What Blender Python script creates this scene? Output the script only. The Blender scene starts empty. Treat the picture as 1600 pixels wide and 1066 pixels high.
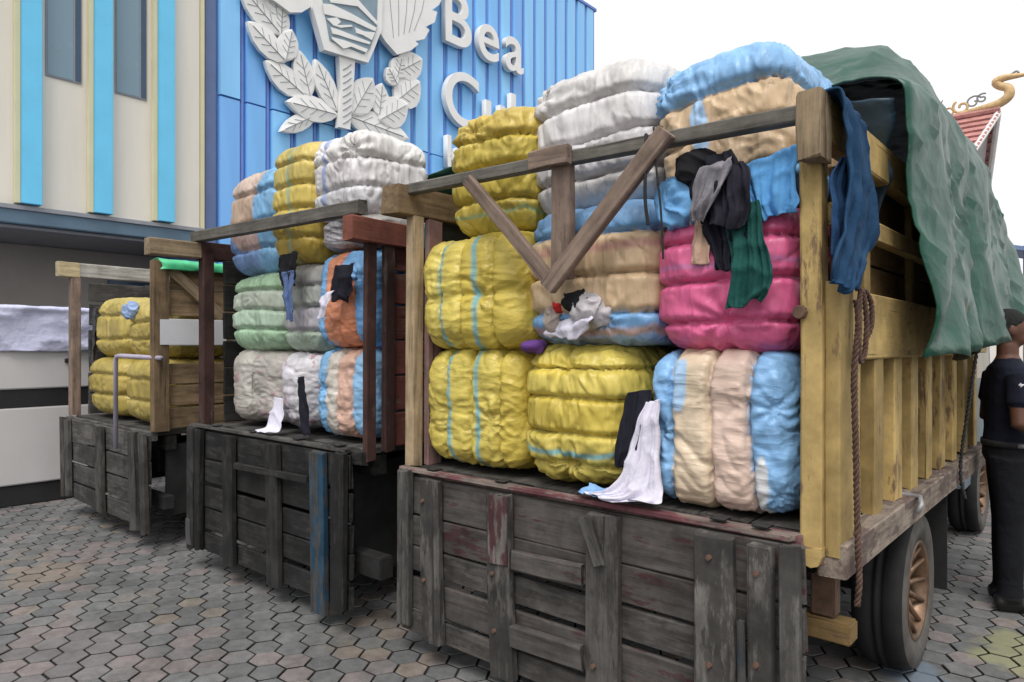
import bpy, bmesh, math, random
import numpy as np
from mathutils import Vector, Matrix, Euler

R = math.radians
random.seed(7)
scene = bpy.context.scene
col = scene.collection

# ------------------------------------------------------------------ camera
CAM_YAW = 41.0
cam_d = bpy.data.cameras.new('camera')
cam_d.sensor_width = 36.0
cam_d.lens = 36.0 * 1087 / 1600
cam_d.shift_y = 7 / 1600
cam_d.clip_end = 2000
cam = bpy.data.objects.new('camera', cam_d)
cam.location = (0, 0, 1.55)
cam.rotation_euler = (R(90), 0, R(CAM_YAW))
col.objects.link(cam)
scene.camera = cam

# ------------------------------------------------------------------ sky, sun, exposure
SUN_EL, SUN_AZ = 58.0, 150.0      # azimuth counted clockwise from +Y
w = bpy.data.worlds.new('World'); scene.world = w; w.use_nodes = True
wn = w.node_tree; wn.nodes.clear()
wo = wn.nodes.new('ShaderNodeOutputWorld'); bg = wn.nodes.new('ShaderNodeBackground')
sky = wn.nodes.new('ShaderNodeTexSky'); sky.sky_type = 'NISHITA'; sky.sun_disc = False
sky.sun_elevation = R(SUN_EL); sky.sun_rotation = R(SUN_AZ)
sky.dust_density = 6.0; sky.ozone_density = 1.0; sky.air_density = 1.0
hs = wn.nodes.new('ShaderNodeHueSaturation'); hs.inputs['Saturation'].default_value = 0.12
mixw = wn.nodes.new('ShaderNodeMix'); mixw.data_type = 'RGBA'
mixw.inputs[0].default_value = 0.7
mixw.inputs[7].default_value = (12.2, 12.3, 12.5, 1)      # the even cloud layer
wn.links.new(sky.outputs[0], hs.inputs['Color'])
wn.links.new(hs.outputs[0], mixw.inputs[6])
wn.links.new(mixw.outputs[2], bg.inputs[0])
bg.inputs[1].default_value = 0.08
wn.links.new(bg.outputs[0], wo.inputs[0])
sd = bpy.data.lights.new('sun', 'SUN'); sd.energy = 1.4; sd.angle = R(25); sd.color = (1, 0.965, 0.92)
sun = bpy.data.objects.new('sun', sd); col.objects.link(sun)
sdir = Vector((math.sin(R(SUN_AZ)) * math.cos(R(SUN_EL)), math.cos(R(SUN_AZ)) * math.cos(R(SUN_EL)), math.sin(R(SUN_EL))))
sun.rotation_euler = sdir.to_track_quat('Z', 'Y').to_euler()
sun.location = sdir * 60
vs = scene.view_settings
vs.view_transform = 'Standard'; vs.look = 'None'; vs.gamma = 1; vs.use_curve_mapping = False
vs.exposure = 0.52
scene.cycles.max_bounces = 6

# ------------------------------------------------------------------ noise
_rs = np.random.RandomState(3)
_perm = np.tile(_rs.permutation(256), 3)
_grad = _rs.normal(size=(256, 3)); _grad /= np.linalg.norm(_grad, axis=1)[:, None]
def noise(p):
    i = np.floor(p).astype(int); f = p - i; i &= 255
    u = f * f * f * (f * (f * 6 - 15) + 10)
    out = 0
    for dx in (0, 1):
        wx = u[:, 0] if dx else 1 - u[:, 0]
        a = _perm[(i[:, 0] + dx) & 255]
        for dy in (0, 1):
            wy = u[:, 1] if dy else 1 - u[:, 1]
            b = _perm[a + ((i[:, 1] + dy) & 255)]
            for dz in (0, 1):
                wz = u[:, 2] if dz else 1 - u[:, 2]
                g = _grad[_perm[b + ((i[:, 2] + dz) & 255)]]
                d = g[:, 0] * (f[:, 0] - dx) + g[:, 1] * (f[:, 1] - dy) + g[:, 2] * (f[:, 2] - dz)
                out = out + d * wx * wy * wz
    return out * 1.5
def ridged(p): return 1 - np.abs(noise(p)) * 2

# ------------------------------------------------------------------ materials
def hexc(h):
    v = [int(h[i:i + 2], 16) / 255 for i in (0, 2, 4)]
    return tuple(((c + .055) / 1.055) ** 2.4 if c > .04045 else c / 12.92 for c in v) + (1,)
class NT:
    def __init__(s, name):
        s.m = bpy.data.materials.new(name); s.m.use_nodes = True
        s.t = s.m.node_tree; s.t.nodes.clear()
        s.out = s.t.nodes.new('ShaderNodeOutputMaterial')
        s.b = s.t.nodes.new('ShaderNodeBsdfPrincipled')
        s.t.links.new(s.b.outputs[0], s.out.inputs[0])
    def n(s, ty, **kw):
        x = s.t.nodes.new('ShaderNode' + ty)
        for k, v in kw.items(): setattr(x, k, v)
        return x
    def l(s, a, b): s.t.links.new(a, b)
    def noise(s, vec, scale, detail=4, rough=.5, dist=0, ty=None):
        x = s.n('TexNoise')
        if ty: x.noise_type = ty
        x.inputs['Scale'].default_value = scale; x.inputs['Detail'].default_value = detail
        x.inputs['Roughness'].default_value = rough; x.inputs['Distortion'].default_value = dist
        if vec is not None: s.l(vec, x.inputs['Vector'])
        return x.outputs[0]
    def ramp(s, fac, stops):
        x = s.n('ValToRGB'); e = x.color_ramp.elements
        while len(e) < len(stops): e.new(0.5)
        for k, (p, c) in enumerate(stops):
            e[k].position = p; e[k].color = c if len(c) == 4 else tuple(c) + (1,)
        s.l(fac, x.inputs[0]); return x.outputs[0]
    def mix(s, fac, a, b, mode='MIX'):
        x = s.n('Mix', data_type='RGBA', blend_type=mode)
        for v, i in ((fac, 0), (a, 6), (b, 7)):
            if hasattr(v, 'links'): s.l(v, x.inputs[i])
            elif i == 0: x.inputs[0].default_value = v
            else: x.inputs[i].default_value = v if len(v) == 4 else tuple(v) + (1,)
        return x.outputs[2]
    def math(s, op, a, b=0.):
        x = s.n('Math', operation=op)
        for v, i in ((a, 0), (b, 1)):
            if hasattr(v, 'links'): s.l(v, x.inputs[i])
            else: x.inputs[i].default_value = v
        return x.outputs[0]
    def bump(s, h, strength=.3, dist=.01, prev=None):
        x = s.n('Bump'); x.inputs['Strength'].default_value = strength; x.inputs['Distance'].default_value = dist
        s.l(h, x.inputs['Height'])
        if prev is not None: s.l(prev, x.inputs['Normal'])
        return x.outputs[0]
    def coords(s, scale=(1, 1, 1), rnd=True):
        tc = s.n('TexCoord'); v = tc.outputs['Object']
        if rnd:
            oi = s.n('ObjectInfo'); cx = s.n('CombineXYZ')
            s.l(s.math('MULTIPLY', oi.outputs['Random'], 37.), cx.inputs[0])
            s.l(s.math('MULTIPLY', oi.outputs['Random'], 91.), cx.inputs[1])
            s.l(s.math('MULTIPLY', oi.outputs['Random'], 13.), cx.inputs[2])
            ad = s.n('VectorMath', operation='ADD'); s.l(v, ad.inputs[0]); s.l(cx.outputs[0], ad.inputs[1]); v = ad.outputs[0]
        mp = s.n('Mapping'); mp.inputs['Scale'].default_value = scale; s.l(v, mp.inputs['Vector'])
        return v, mp.outputs[0]
    def warp(s, vec, scale, amt):
        x = s.n('TexNoise'); x.inputs['Scale'].default_value = scale; x.inputs['Detail'].default_value = 2; s.l(vec, x.inputs['Vector'])
        a = s.n('VectorMath', operation='SCALE'); s.l(x.outputs['Color'], a.inputs[0]); a.inputs['Scale'].default_value = amt
        b = s.n('VectorMath', operation='ADD'); s.l(vec, b.inputs[0]); s.l(a.outputs[0], b.inputs[1]); return b.outputs[0]
    def crumple(s, vec, scale):
        x = s.n('TexVoronoi'); x.inputs['Scale'].default_value = scale; s.l(vec, x.inputs['Vector']); return x.outputs['Distance']
    def fin(s, color=None, rough=.6, metal=0., normal=None, spec=.5):
        if color is not None:
            if hasattr(color, 'links'): s.l(color, s.b.inputs['Base Color'])
            else: s.b.inputs['Base Color'].default_value = color
        if hasattr(rough, 'links'): s.l(rough, s.b.inputs['Roughness'])
        else: s.b.inputs['Roughness'].default_value = rough
        s.b.inputs['Metallic'].default_value = metal
        s.b.inputs['Specular IOR Level'].default_value = spec
        if normal is not None: s.l(normal, s.b.inputs['Normal'])
        return s.m

def mul(c, k): return tuple(x * k for x in c[:3]) + (1,)

def m_wood(name, base, paint=None, amt=.5, paint2=None, amt2=.68, dirt=.5, bump=.5, rough=.85):
    """weathered board, the grain along local X; flaked paint where the noise says so"""
    t = NT(name)
    v, g = t.coords((1.3, 16, 16))
    grain = t.noise(g, 2.2, 7, .65)
    stain = t.noise(v, 3.1, 6, .65)
    oi = t.n('ObjectInfo')
    c = t.ramp(grain, [(.28, mul(base, .45)), (.5, base), (.72, mul(base, 1.3))])
    if paint:
        _, g2 = t.coords((2.2, 9, 9))
        pn = t.math('ADD', t.math('MULTIPLY', t.noise(g2, 2.6, 8, .7), .6), t.math('MULTIPLY', t.noise(v, 2.0, 4, .6), .4))
        k = t.ramp(pn, [(amt - .025, (0, 0, 0)), (amt + .025, (1, 1, 1))])
        pc = t.ramp(stain, [(.3, mul(paint, .65)), (.65, mul(paint, 1.08))])
        c = t.mix(k, c, pc)
    if paint2:
        _, g3 = t.coords((3.5, 7, 7))
        k2 = t.ramp(t.noise(g3, 1.5, 7, .6, .3), [(amt2 - .02, (0, 0, 0)), (amt2 + .02, (1, 1, 1))])
        c = t.mix(k2, c, paint2)
    d = t.ramp(t.noise(v, 5.5, 8, .7), [(.35, (1 - dirt,) * 3), (.62, (1.05,) * 3)])
    c = t.mix(1, c, d, 'MULTIPLY')
    _, g4 = t.coords((.9, 34, 34))
    crk = t.ramp(t.noise(g4, 1.6, 3, .5, .4), [(.30, (1, 1, 1)), (.345, (0, 0, 0))])
    c = t.mix(t.math('MULTIPLY', crk, .75), c, mul(base, .18))
    val = t.n('HueSaturation'); t.l(c, val.inputs['Color'])
    t.l(t.math('ADD', t.math('MULTIPLY', oi.outputs['Random'], .5), .75), val.inputs['Value'])
    nb = t.bump(grain, bump, .006); nb = t.bump(t.noise(v, 22, 6, .7), bump * .5, .004, nb)
    return t.fin(val.outputs[0], rough, normal=nb, spec=.25)

def m_plain(name, c, rough=.6, var=.15, scale=4, bump=.15, metal=0., spec=.4, streak=None, rnd=False):
    t = NT(name); v, g = t.coords(streak or (1, 1, 1), rnd)
    n1 = t.noise(g, scale, 7, .65)
    cc = t.ramp(n1, [(.3, mul(c, 1 - var * 1.6)), (.55, c), (.75, mul(c, 1 + var))])
    rr = t.math('ADD', t.math('MULTIPLY', t.noise(v, scale * 2.3, 5), .3), rough - .15)
    nb = t.bump(t.noise(v, scale * 8, 5, .6), bump, .004)
    return t.fin(cc, rr, metal, nb, spec)

def m_sack(name, axis='z', floral=None):
    t = NT(name); v, g = t.coords((26, 26, 5) if axis == 'z' else (5, 26, 26)); _, g2 = t.coords((9, 9, 3.5) if axis == 'z' else (3.5, 9, 9))
    at = t.n('Attribute', attribute_name='Col')
    n1 = t.noise(v, 6, 7, .65)
    c = t.mix(1, at.outputs[0], t.ramp(n1, [(.3, (.74, .73, .72)), (.6, (1.05, 1.05, 1.05))]), 'MULTIPLY')
    c = t.mix(1, c, t.ramp(t.noise(g2, .55, 6, .7, .6), [(.3, (.80, .79, .77)), (.5, (1, 1, 1)), (.72, (1.12, 1.12, 1.13))]), 'MULTIPLY')
    if floral:
        k = t.ramp(t.noise(v, 11, 3, .5, .6), [(.60, (0, 0, 0)), (.66, (1, 1, 1))])
        c = t.mix(k, c, floral)
    gw, g2w = t.warp(g, .35, 2.2), t.warp(g2, .5, 1.6)
    nb = t.bump(t.crumple(g2w, 1.0), .8, .020); nb = t.bump(t.crumple(gw, 1.0), .65, .010, nb)
    nb = t.bump(t.noise(g, 1.6, 4, .65, .5), .5, .006, nb); nb = t.bump(t.noise(v, 190, 2), .08, .002, nb)
    rr = t.math('ADD', t.math('MULTIPLY', t.noise(v, 9, 4), .25), .23)
    return t.fin(c, rr, normal=nb, spec=.38)

def m_cloth(name, c, var=.2, scale=5, pat=None):
    t = NT(name); v, _ = t.coords((1, 1, 1), False)
    cc = t.ramp(t.noise(v, scale, 6, .6), [(.3, mul(c, 1 - var)), (.7, mul(c, 1 + var))])
    if pat: cc = t.mix(t.ramp(t.noise(v, 26, 3), [(.52, (0, 0, 0)), (.57, (1, 1, 1))]), cc, pat)
    nb = t.bump(t.crumple(t.warp(v, 4, .35), 9), .35, .02); nb = t.bump(t.noise(v, 18, 6, .6, .8), .5, .012, nb); nb = t.bump(t.noise(v, 260, 2), .15, .002, nb)
    return t.fin(cc, .85, normal=nb, spec=.2)

def m_tarp(name, c, rough=.34):
    t = NT(name); v, _ = t.coords((1, 1, 1), False)
    cc = t.ramp(t.noise(v, 3.5, 8, .7), [(.3, mul(c, .65)), (.55, c), (.75, mul(c, 1.45))])
    wr = t.noise(v, 4.5, 6, .6, 1.4, 'RIDGED_MULTIFRACTAL')
    vw = t.warp(v, 1.5, .5); nb = t.bump(t.crumple(vw, 3.2), .42, .04); nb = t.bump(t.crumple(t.warp(v, 4, .25), 10), .4, .014, nb); nb = t.bump(t.noise(v, 9, 6, .65, .8), .35, .012, nb)
    return t.fin(cc, rough, normal=nb, spec=.45)

M = {}
M['grey_wood'] = m_wood('grey_weathered_wood', (.082, .075, .069, 1), (.058, .053, .049, 1), .5, dirt=.5)
M['grey_wood_red'] = m_wood('grey_wood_red_flakes', (.078, .070, .064, 1), hexc('4a3434'), .57, hexc('4f8ca6'), .74, dirt=.5)
M['grey_wood_pale'] = m_wood('worn_pale_batten', (.13, .121, .112, 1), (.065, .06, .056, 1), .485, hexc('4f93ab'), .735, dirt=.5)
M['grey_wood_blue'] = m_wood('batten_blue_paint', (.08, .078, .077, 1), hexc('2c5068'), .545, dirt=.4)
M['grey_wood_maroon'] = m_wood('batten_maroon_paint', (.14, .125, .115, 1), hexc('4f3436'), .50, dirt=.45)
M['dark_wood'] = m_wood('dark_sooty_wood', (.032, .031, .030, 1), (.02, .0195, .019, 1), .5, dirt=.5)
M['dark_wood_pale'] = m_wood('dark_sooty_batten', (.048, .046, .044, 1), (.028, .027, .027, 1), .47, dirt=.5)
M['mid_wood'] = m_wood('grey_truck_wood', (.10, .094, .088, 1), (.066, .062, .058, 1), .5, dirt=.4)
M['brown_wood'] = m_wood('brown_bare_wood', (.24, .165, .095, 1), dirt=.4)
M['tan_wood'] = m_wood('tan_bare_wood', (.36, .27, .17, 1), dirt=.35)
M['brace_wood'] = m_wood('brace_wood', (.22, .16, .125, 1), hexc('7d6a62'), .55, dirt=.4)
M['bar_wood'] = m_wood('grey_bar_wood', (.13, .12, .105, 1), dirt=.4)
M['red_wood'] = m_wood('red_painted_wood', (.085, .06, .05, 1), hexc('49332f'), .42, dirt=.5)
M['bright_red'] = m_wood('orange_red_painted_wood', (.12, .08, .06, 1), hexc('8c5648'), .36, dirt=.35)
M['red_board'] = m_wood('red_brown_side_board', (.20, .115, .09, 1), hexc('7d4c45'), .44, dirt=.4)
M['maroon_edge'] = m_wood('worn_maroon_edge', (.19, .155, .135, 1), hexc('6d4448'), .50, dirt=.4)
M['yellow_wood'] = m_wood('yellow_painted_wood', (.20, .13, .07, 1), hexc('bba068'), .42, dirt=.33, bump=.4, rough=.7)
M['yellow_dark'] = m_wood('yellow_brown_board', (.17, .11, .06, 1), hexc('836b45'), .47, dirt=.4, rough=.75)
M['pink_wood'] = m_wood('pinkish_brown_wood', (.20, .14, .125, 1), hexc('8d6d6c'), .5, dirt=.4)
M['silver_wood'] = m_wood('silver_grey_beam', (.34, .33, .31, 1), dirt=.3)
M['cream_end'] = m_wood('cream_beam_end', (.48, .40, .25, 1), dirt=.3)
M['sack_z'] = m_sack('woven_plastic_sack_stacked', 'z'); M['sack_x'] = m_sack('woven_plastic_sack_upright', 'x')
M['sack_floral'] = m_sack('floral_bed_sheet_sack', 'x', hexc('a98d92'))
M['rubber'] = m_plain('tyre_rubber', (.016, .016, .016, 1), .8, .25, 9, .3)
M['dusty_rubber'] = m_plain('dusty_tyre_wall', (.10, .092, .083, 1), .85, .3, 8, .3)
M['bronze'] = m_plain('bronze_rim', hexc('7d6450'), .38, .4, 8, .15, metal=.55)
M['dark_metal'] = m_plain('dark_chassis', (.028, .027, .027, 1), .7, .3, 6, .3)
M['rust'] = m_plain('rusty_iron', (.13, .075, .05, 1), .8, .45, 11, .5)
M['steel'] = m_plain('grey_steel', (.33, .33, .34, 1), .5, .2, 7, .2, metal=.5)
M['cab_paint'] = m_plain('cab_paint', hexc('6f7d86'), .4, .1, 3, .05)
M['glass'] = m_plain('dark_glass', (.02, .025, .03, 1), .12, .05, 2, .0, spec=.6)
M['lamp_glass'] = m_plain('lamp_glass', (.6, .6, .58, 1), .2, .1, 5, .05)
M['rope'] = m_plain('brown_rope', hexc('5c463c'), .9, .35, 40, .5)
M['black_cord'] = m_plain('black_cord', (.02, .02, .022, 1), .7, .2, 20, .2)
M['strap'] = m_plain('clear_strap', (.45, .45, .40, 1), .4, .2, 9, .1)

# ------------------------------------------------------------------ object helpers
W = {}
def link(o, parent=None, mw=None):
    col.objects.link(o); mw = mw or Matrix.Identity(4); W[o.name] = mw.copy()
    if parent is not None:
        o.parent = parent; o.matrix_parent_inverse = W[parent.name].inverted()
    o.matrix_basis = mw
    return o
def tag(o, label=None, cat=None, group=None, kind=None):
    for k, v in (('label', label), ('category', cat), ('group', group), ('kind', kind)):
        if v: o[k] = v
    return o
def thing(name, loc, label, cat, group=None, rz=0):
    o = bpy.data.objects.new(name, None); o.empty_display_size = .2
    link(o, None, Matrix.Translation(loc) @ Matrix.Rotation(rz, 4, 'Z'))
    return tag(o, label, cat, group)
def hub(name, loc, parent, rz=0):
    o = bpy.data.objects.new(name, None); o.empty_display_size = .1
    return link(o, parent, Matrix.Translation(loc) @ Matrix.Rotation(rz, 4, 'Z'))
def mesh_from(name, V, F, mat, smooth=False):
    me = bpy.data.meshes.new(name); me.from_pydata([tuple(v) for v in V], [], [tuple(f) for f in F])
    mats = mat if isinstance(mat, (list, tuple)) else [mat]
    for m in mats: me.materials.append(m)
    if smooth: me.polygons.foreach_set('use_smooth', [True] * len(me.polygons))
    me.update(); return me
def obj(name, me, parent=None, mw=None): return link(bpy.data.objects.new(name, me), parent, mw)
def recenter(V):
    V = np.asarray(V, float); c = (V.min(0) + V.max(0)) / 2; return V - c, Matrix.Translation(c)

class MB:
    """collects simple shapes in world space; build() makes ONE mesh object with its origin at its middle"""
    def __init__(s): s.V = []; s.F = []
    def add(s, V, F):
        k = len(s.V); s.V += [tuple(v) for v in V]; s.F += [tuple(i + k for i in f) for f in F]; return s
    def box(s, x0, x1, y0, y1, z0, z1, ch=0.):
        if ch <= 0:
            V = [(x, y, z) for x in (x0, x1) for y in (y0, y1) for z in (z0, z1)]
            return s.add(V, [(0, 1, 3, 2), (4, 6, 7, 5), (0, 4, 5, 1), (2, 3, 7, 6), (0, 2, 6, 4), (1, 5, 7, 3)])
        bm = bmesh.new(); bmesh.ops.create_cube(bm, size=1)
        for v in bm.verts: v.co = ((x0 + x1) / 2 + v.co.x * (x1 - x0), (y0 + y1) / 2 + v.co.y * (y1 - y0), (z0 + z1) / 2 + v.co.z * (z1 - z0))
        bmesh.ops.bevel(bm, geom=bm.edges[:], offset=ch, segments=2, affect='EDGES')
        bm.verts.index_update()
        s.add([v.co[:] for v in bm.verts], [[v.index for v in f.verts] for f in bm.faces]); bm.free(); return s
    def tube(s, pts, r, n=8, cap=True):
        pts = [Vector(p) for p in pts]; m = len(pts); rr = r if isinstance(r, (list, tuple)) else [r] * m
        V = []; up = Vector((0, 0, 1)); prev = None
        for i, p in enumerate(pts):
            d = (pts[min(i + 1, m - 1)] - pts[max(i - 1, 0)]).normalized()
            if prev is None:
                a = d.cross(up if abs(d.z) < .9 else Vector((1, 0, 0))).normalized()
            else: a = (prev - d * prev.dot(d)).normalized()
            prev = a; b = d.cross(a)
            for k in range(n):
                t = 2 * math.pi * k / n; V.append(p + (a * math.cos(t) + b * math.sin(t)) * rr[i])
        F = [(i * n + k, i * n + (k + 1) % n, (i + 1) * n + (k + 1) % n, (i + 1) * n + k) for i in range(m - 1) for k in range(n)]
        if cap: F += [tuple(range(n))[::-1], tuple(range((m - 1) * n, m * n))]
        return s.add(V, F)
    def prism(s, poly, origin, ax, ay, depth_vec):
        """polygon in the plane (ax, ay) through origin, pushed out along depth_vec"""
        o, ax, ay, dv = Vector(origin), Vector(ax), Vector(ay), Vector(depth_vec); n = len(poly)
        A = [o + ax * p[0] + ay * p[1] for p in poly]; B = [a + dv for a in A]
        return s.add(A + B, [tuple(range(n))[::-1], tuple(range(n, 2 * n))] + [(i, (i + 1) % n, n + (i + 1) % n, n + i) for i in range(n)])
    def lathe(s, prof, c, axis='X', n=32):
        c = Vector(c); V = []
        for (r, h) in prof:
            for k in range(n):
                t = 2 * math.pi * k / n
                V.append(c + (Vector((h, r * math.cos(t), r * math.sin(t))) if axis == 'X' else Vector((r * math.cos(t), r * math.sin(t), h))))
        m = len(prof)
        return s.add(V, [(i * n + k, i * n + (k + 1) % n, (i + 1) * n + (k + 1) % n, (i + 1) * n + k) for i in range(m - 1) for k in range(n)])
    def build(s, name, mat, parent=None, smooth=False):
        V, mw = recenter(s.V); me = mesh_from(name, V, s.F, mat, smooth)
        bm = bmesh.new(); bm.from_mesh(me); bmesh.ops.recalc_face_normals(bm, faces=bm.faces); bm.to_mesh(me); bm.free()
        return obj(name, me, parent, mw)

def plank(name, a, b, wdir, wid, thk, mat, parent=None, seed=None, jit=.004):
    """a board from a to b (centre line); width along wdir; chamfered edges, slightly uneven and with worn ends"""
    rnd = random.Random(seed if seed is not None else random.random())
    a, b = Vector(a), Vector(b); L = (b - a).length; x = (b - a).normalized()
    y = Vector(wdir); y = (y - x * y.dot(x)).normalized(); z = x.cross(y)
    c = min(.006, thk * .2, wid * .2); hw, ht = wid / 2, thk / 2
    sec = [(-hw + c, -ht), (hw - c, -ht), (hw, -ht + c), (hw, ht - c), (hw - c, ht), (-hw + c, ht), (-hw, ht - c), (-hw, -ht + c)]
    V = []; n = 3
    for i in range(n):
        jw, jt = rnd.uniform(-jit, jit), rnd.uniform(-jit, jit) * .4
        for k, (p, q) in enumerate(sec):
            e = rnd.uniform(-jit, jit) * 1.6 if i in (0, n - 1) else 0
            V.append((-L / 2 + L * i / (n - 1) + e, p + jw + rnd.uniform(-1, 1) * jit * .5, q + jt))
    F = [(i * 8 + k, i * 8 + (k + 1) % 8, (i + 1) * 8 + (k + 1) % 8, (i + 1) * 8 + k) for i in range(n - 1) for k in range(8)]
    F += [tuple(range(8))[::-1], tuple(range((n - 1) * 8, n * 8))]
    mw = Matrix((x, y, z)).transposed().to_4x4(); mw.translation = (a + b) / 2
    return obj(name, mesh_from(name, V, F, mat), parent, mw)
def bx(name, x0, x1, y0, y1, z0, z1, mat, parent=None, ch=.005): return MB().box(x0, x1, y0, y1, z0, z1, ch).build(name, mat, parent)

# ================================================================== GROUND
S = .149
PR = S / math.sqrt(3)
def m_paver():
    t = NT('concrete_paver'); g = t.n('NewGeometry'); rnd = g.outputs['Random Per Island']; pos = g.outputs['Position']
    oi = t.n('ObjectInfo')
    r2 = t.math('FRACT', t.math('ADD', rnd, t.math('MULTIPLY', oi.outputs['Random'], 7.31)))
    big = t.noise(pos, .9, 4, .6); fine = t.noise(pos, 14, 8, .7); spk = t.noise(pos, 160, 3, .6)
    c = t.ramp(r2, [(.0, (.138, .140, .142)), (.5, (.172, .174, .175)), (1., (.215, .216, .216))])
    k = t.math('ADD', t.math('MULTIPLY', big, .65), t.math('MULTIPLY', r2, .30))
    c = t.mix(t.ramp(k, [(.53, (0, 0, 0)), (.60, (.45, .45, .45))]), c, (.25, .185, .175))
    k2 = t.math('ADD', t.math('MULTIPLY', t.noise(pos, .75, 3, .5), .75), t.math('MULTIPLY', r2, .18))
    c = t.mix(t.ramp(k2, [(.57, (0, 0, 0)), (.62, (.4, .4, .4))]), c, (.27, .215, .145))
    c = t.mix(1, c, t.ramp(fine, [(.28, (.62, .61, .59)), (.6, (1.06, 1.06, 1.06))]), 'MULTIPLY')
    c = t.mix(1, c, t.ramp(spk, [(.3, (.78, .78, .78)), (.65, (1.08, 1.08, 1.08))]), 'MULTIPLY')
    for (px_, py_, rad, colr, am) in ((-5.47, 1.5, .55, (.25, .19, .14), .5), (-4.0, 1.1, .9, (.25, .205, .20), .25), (-.25, 4.35, .65, (.26, .26, .14), .75), (-.75, 3.75, .3, (.14, .19, .25), .6)):
        vm = t.n('VectorMath', operation='DISTANCE'); t.l(pos, vm.inputs[0]); vm.inputs[1].default_value = (px_, py_, 0)
        dn = t.math('ADD', t.math('DIVIDE', vm.outputs['Value'], rad), t.math('MULTIPLY', t.noise(pos, 4, 4, .6), .9))
        c = t.mix(t.ramp(dn, [(.85, (am,) * 3), (1.25, (0, 0, 0))]), c, colr)
    c = t.mix(1, c, t.ramp(t.noise(pos, 1.3, 7, .7, .6), [(.33, (.72, .72, .715)), (.55, (1.03, 1.03, 1.03))]), 'MULTIPLY')
    nb = t.bump(spk, .35, .003); nb = t.bump(fine, .25, .006, nb)
    return t.fin(c, .82, normal=nb, spec=.3)
M['paver'] = m_paver()
def m_ground():
    t = NT('paved_ground'); g = t.n('NewGeometry'); pos = g.outputs['Position']
    f = t.noise(pos, 6, 8, .7)
    c = t.ramp(f, [(.3, (.022, .021, .02)), (.7, (.05, .048, .045))])
    ln = t.n('VectorMath', operation='LENGTH'); t.l(pos, ln.inputs[0])
    far = t.ramp(t.math('DIVIDE', ln.outputs['Value'], 60.), [(.22, (0, 0, 0)), (.3, (1, 1, 1))])
    c = t.mix(far, c, (.22, .217, .21))
    return t.fin(c, .9, normal=t.bump(f, .3, .01))
gm = MB()
gnd = obj('ground', mesh_from('ground', [(-400, -400, 0), (400, -400, 0), (400, 400, 0), (-400, 400, 0)], [(0, 1, 2, 3)], m_ground()), None, Matrix.Translation((0, 0, -.013)))
tag(gnd, 'grey paved yard of hexagonal concrete blocks under the trucks', 'ground', kind='structure')
hexa = [(math.cos(R(60 * k + 2.5)), math.sin(R(60 * k + 2.5))) for k in range(6)]      # points along X
def paver_verts(j=0.):
    V = []
    for rr, z in ((PR * .895, 0.), (PR * .92, -.004), (PR * .925, -.03)):
        V += [(x * rr, y * rr, z) for x, y in hexa]
    return V
PF = [tuple(range(6))] + [(6 * a + k, 6 * a + 6 + k, 6 * a + 6 + (k + 1) % 6, 6 * a + (k + 1) % 6) for a in range(2) for k in range(6)]
cells = []; PROT = R(2.5)
cs, sn = math.cos(R(CAM_YAW)), math.sin(R(CAM_YAW))
ni0, ni1 = int(-11.5 / (1.5 * PR)), int(5.5 / (1.5 * PR))
for i in range(ni0, ni1):
    for j in range(int(-1 / S), int(13.5 / S)):
        x_ = i * 1.5 * PR; y_ = (j + (.5 if i % 2 else 0)) * S
        x, y = x_ * math.cos(PROT) - y_ * math.sin(PROT), x_ * math.sin(PROT) + y_ * math.cos(PROT)
        dep = -sn * x + cs * y; lat = cs * x + sn * y
        vis = False
        if dep > .5:
            u = lat / dep * 1087 + 800; v = 540 + 1.55 / dep * 1087
            vis = -30 < u < 1630 and v < 1100
            if y > 2.3 and x < -.8: vis = False
            if 640 < u < 1250: vis = False
        cells.append((dep if vis else 1e3 + abs(dep), x, y))
cells.sort()
M['joint'] = m_plain('dirty_joint', (.03, .028, .026, 1), .95, .2, 20, .2)
pav_me = mesh_from('paver', paver_verts(), PF, [M['paver'], M['joint']])
PMI = [0] * 7 + [1] * 6
pav_me.polygons.foreach_set('material_index', PMI)
rp = random.Random(5)
for (d, x, y) in cells[:300]:
    o = bpy.data.objects.new('paver', pav_me)
    link(o, gnd, Matrix.Translation((x, y, rp.uniform(-.0025, .0025))) @ Euler((rp.uniform(-.012, .012), rp.uniform(-.012, .012), rp.choice((0, 1, 2, 3, 4, 5)) * math.pi / 3 + rp.uniform(-.015, .015))).to_matrix().to_4x4())
rest = np.array([(x, y) for d, x, y in cells[300:]])
PV = np.array(paver_verts()); nr = len(rest)
AV = np.repeat(PV[None], nr, 0); AV[:, :, :2] += rest[:, None, :]
AV[:, :, 2] += np.random.RandomState(2).uniform(-.0025, .0025, nr)[:, None]
AV[:, :6, 2] += np.random.RandomState(4).uniform(-.0012, .0012, (nr, 6))
AF = []
for k in range(nr): AF += [tuple(i + 18 * k for i in f) for f in PF]
o = obj('pavers', mesh_from('pavers', AV.reshape(-1, 3), AF, [M['paver'], M['joint']]), gnd); o['kind'] = 'stuff'
o.data.polygons.foreach_set('material_index', PMI * nr)

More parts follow.
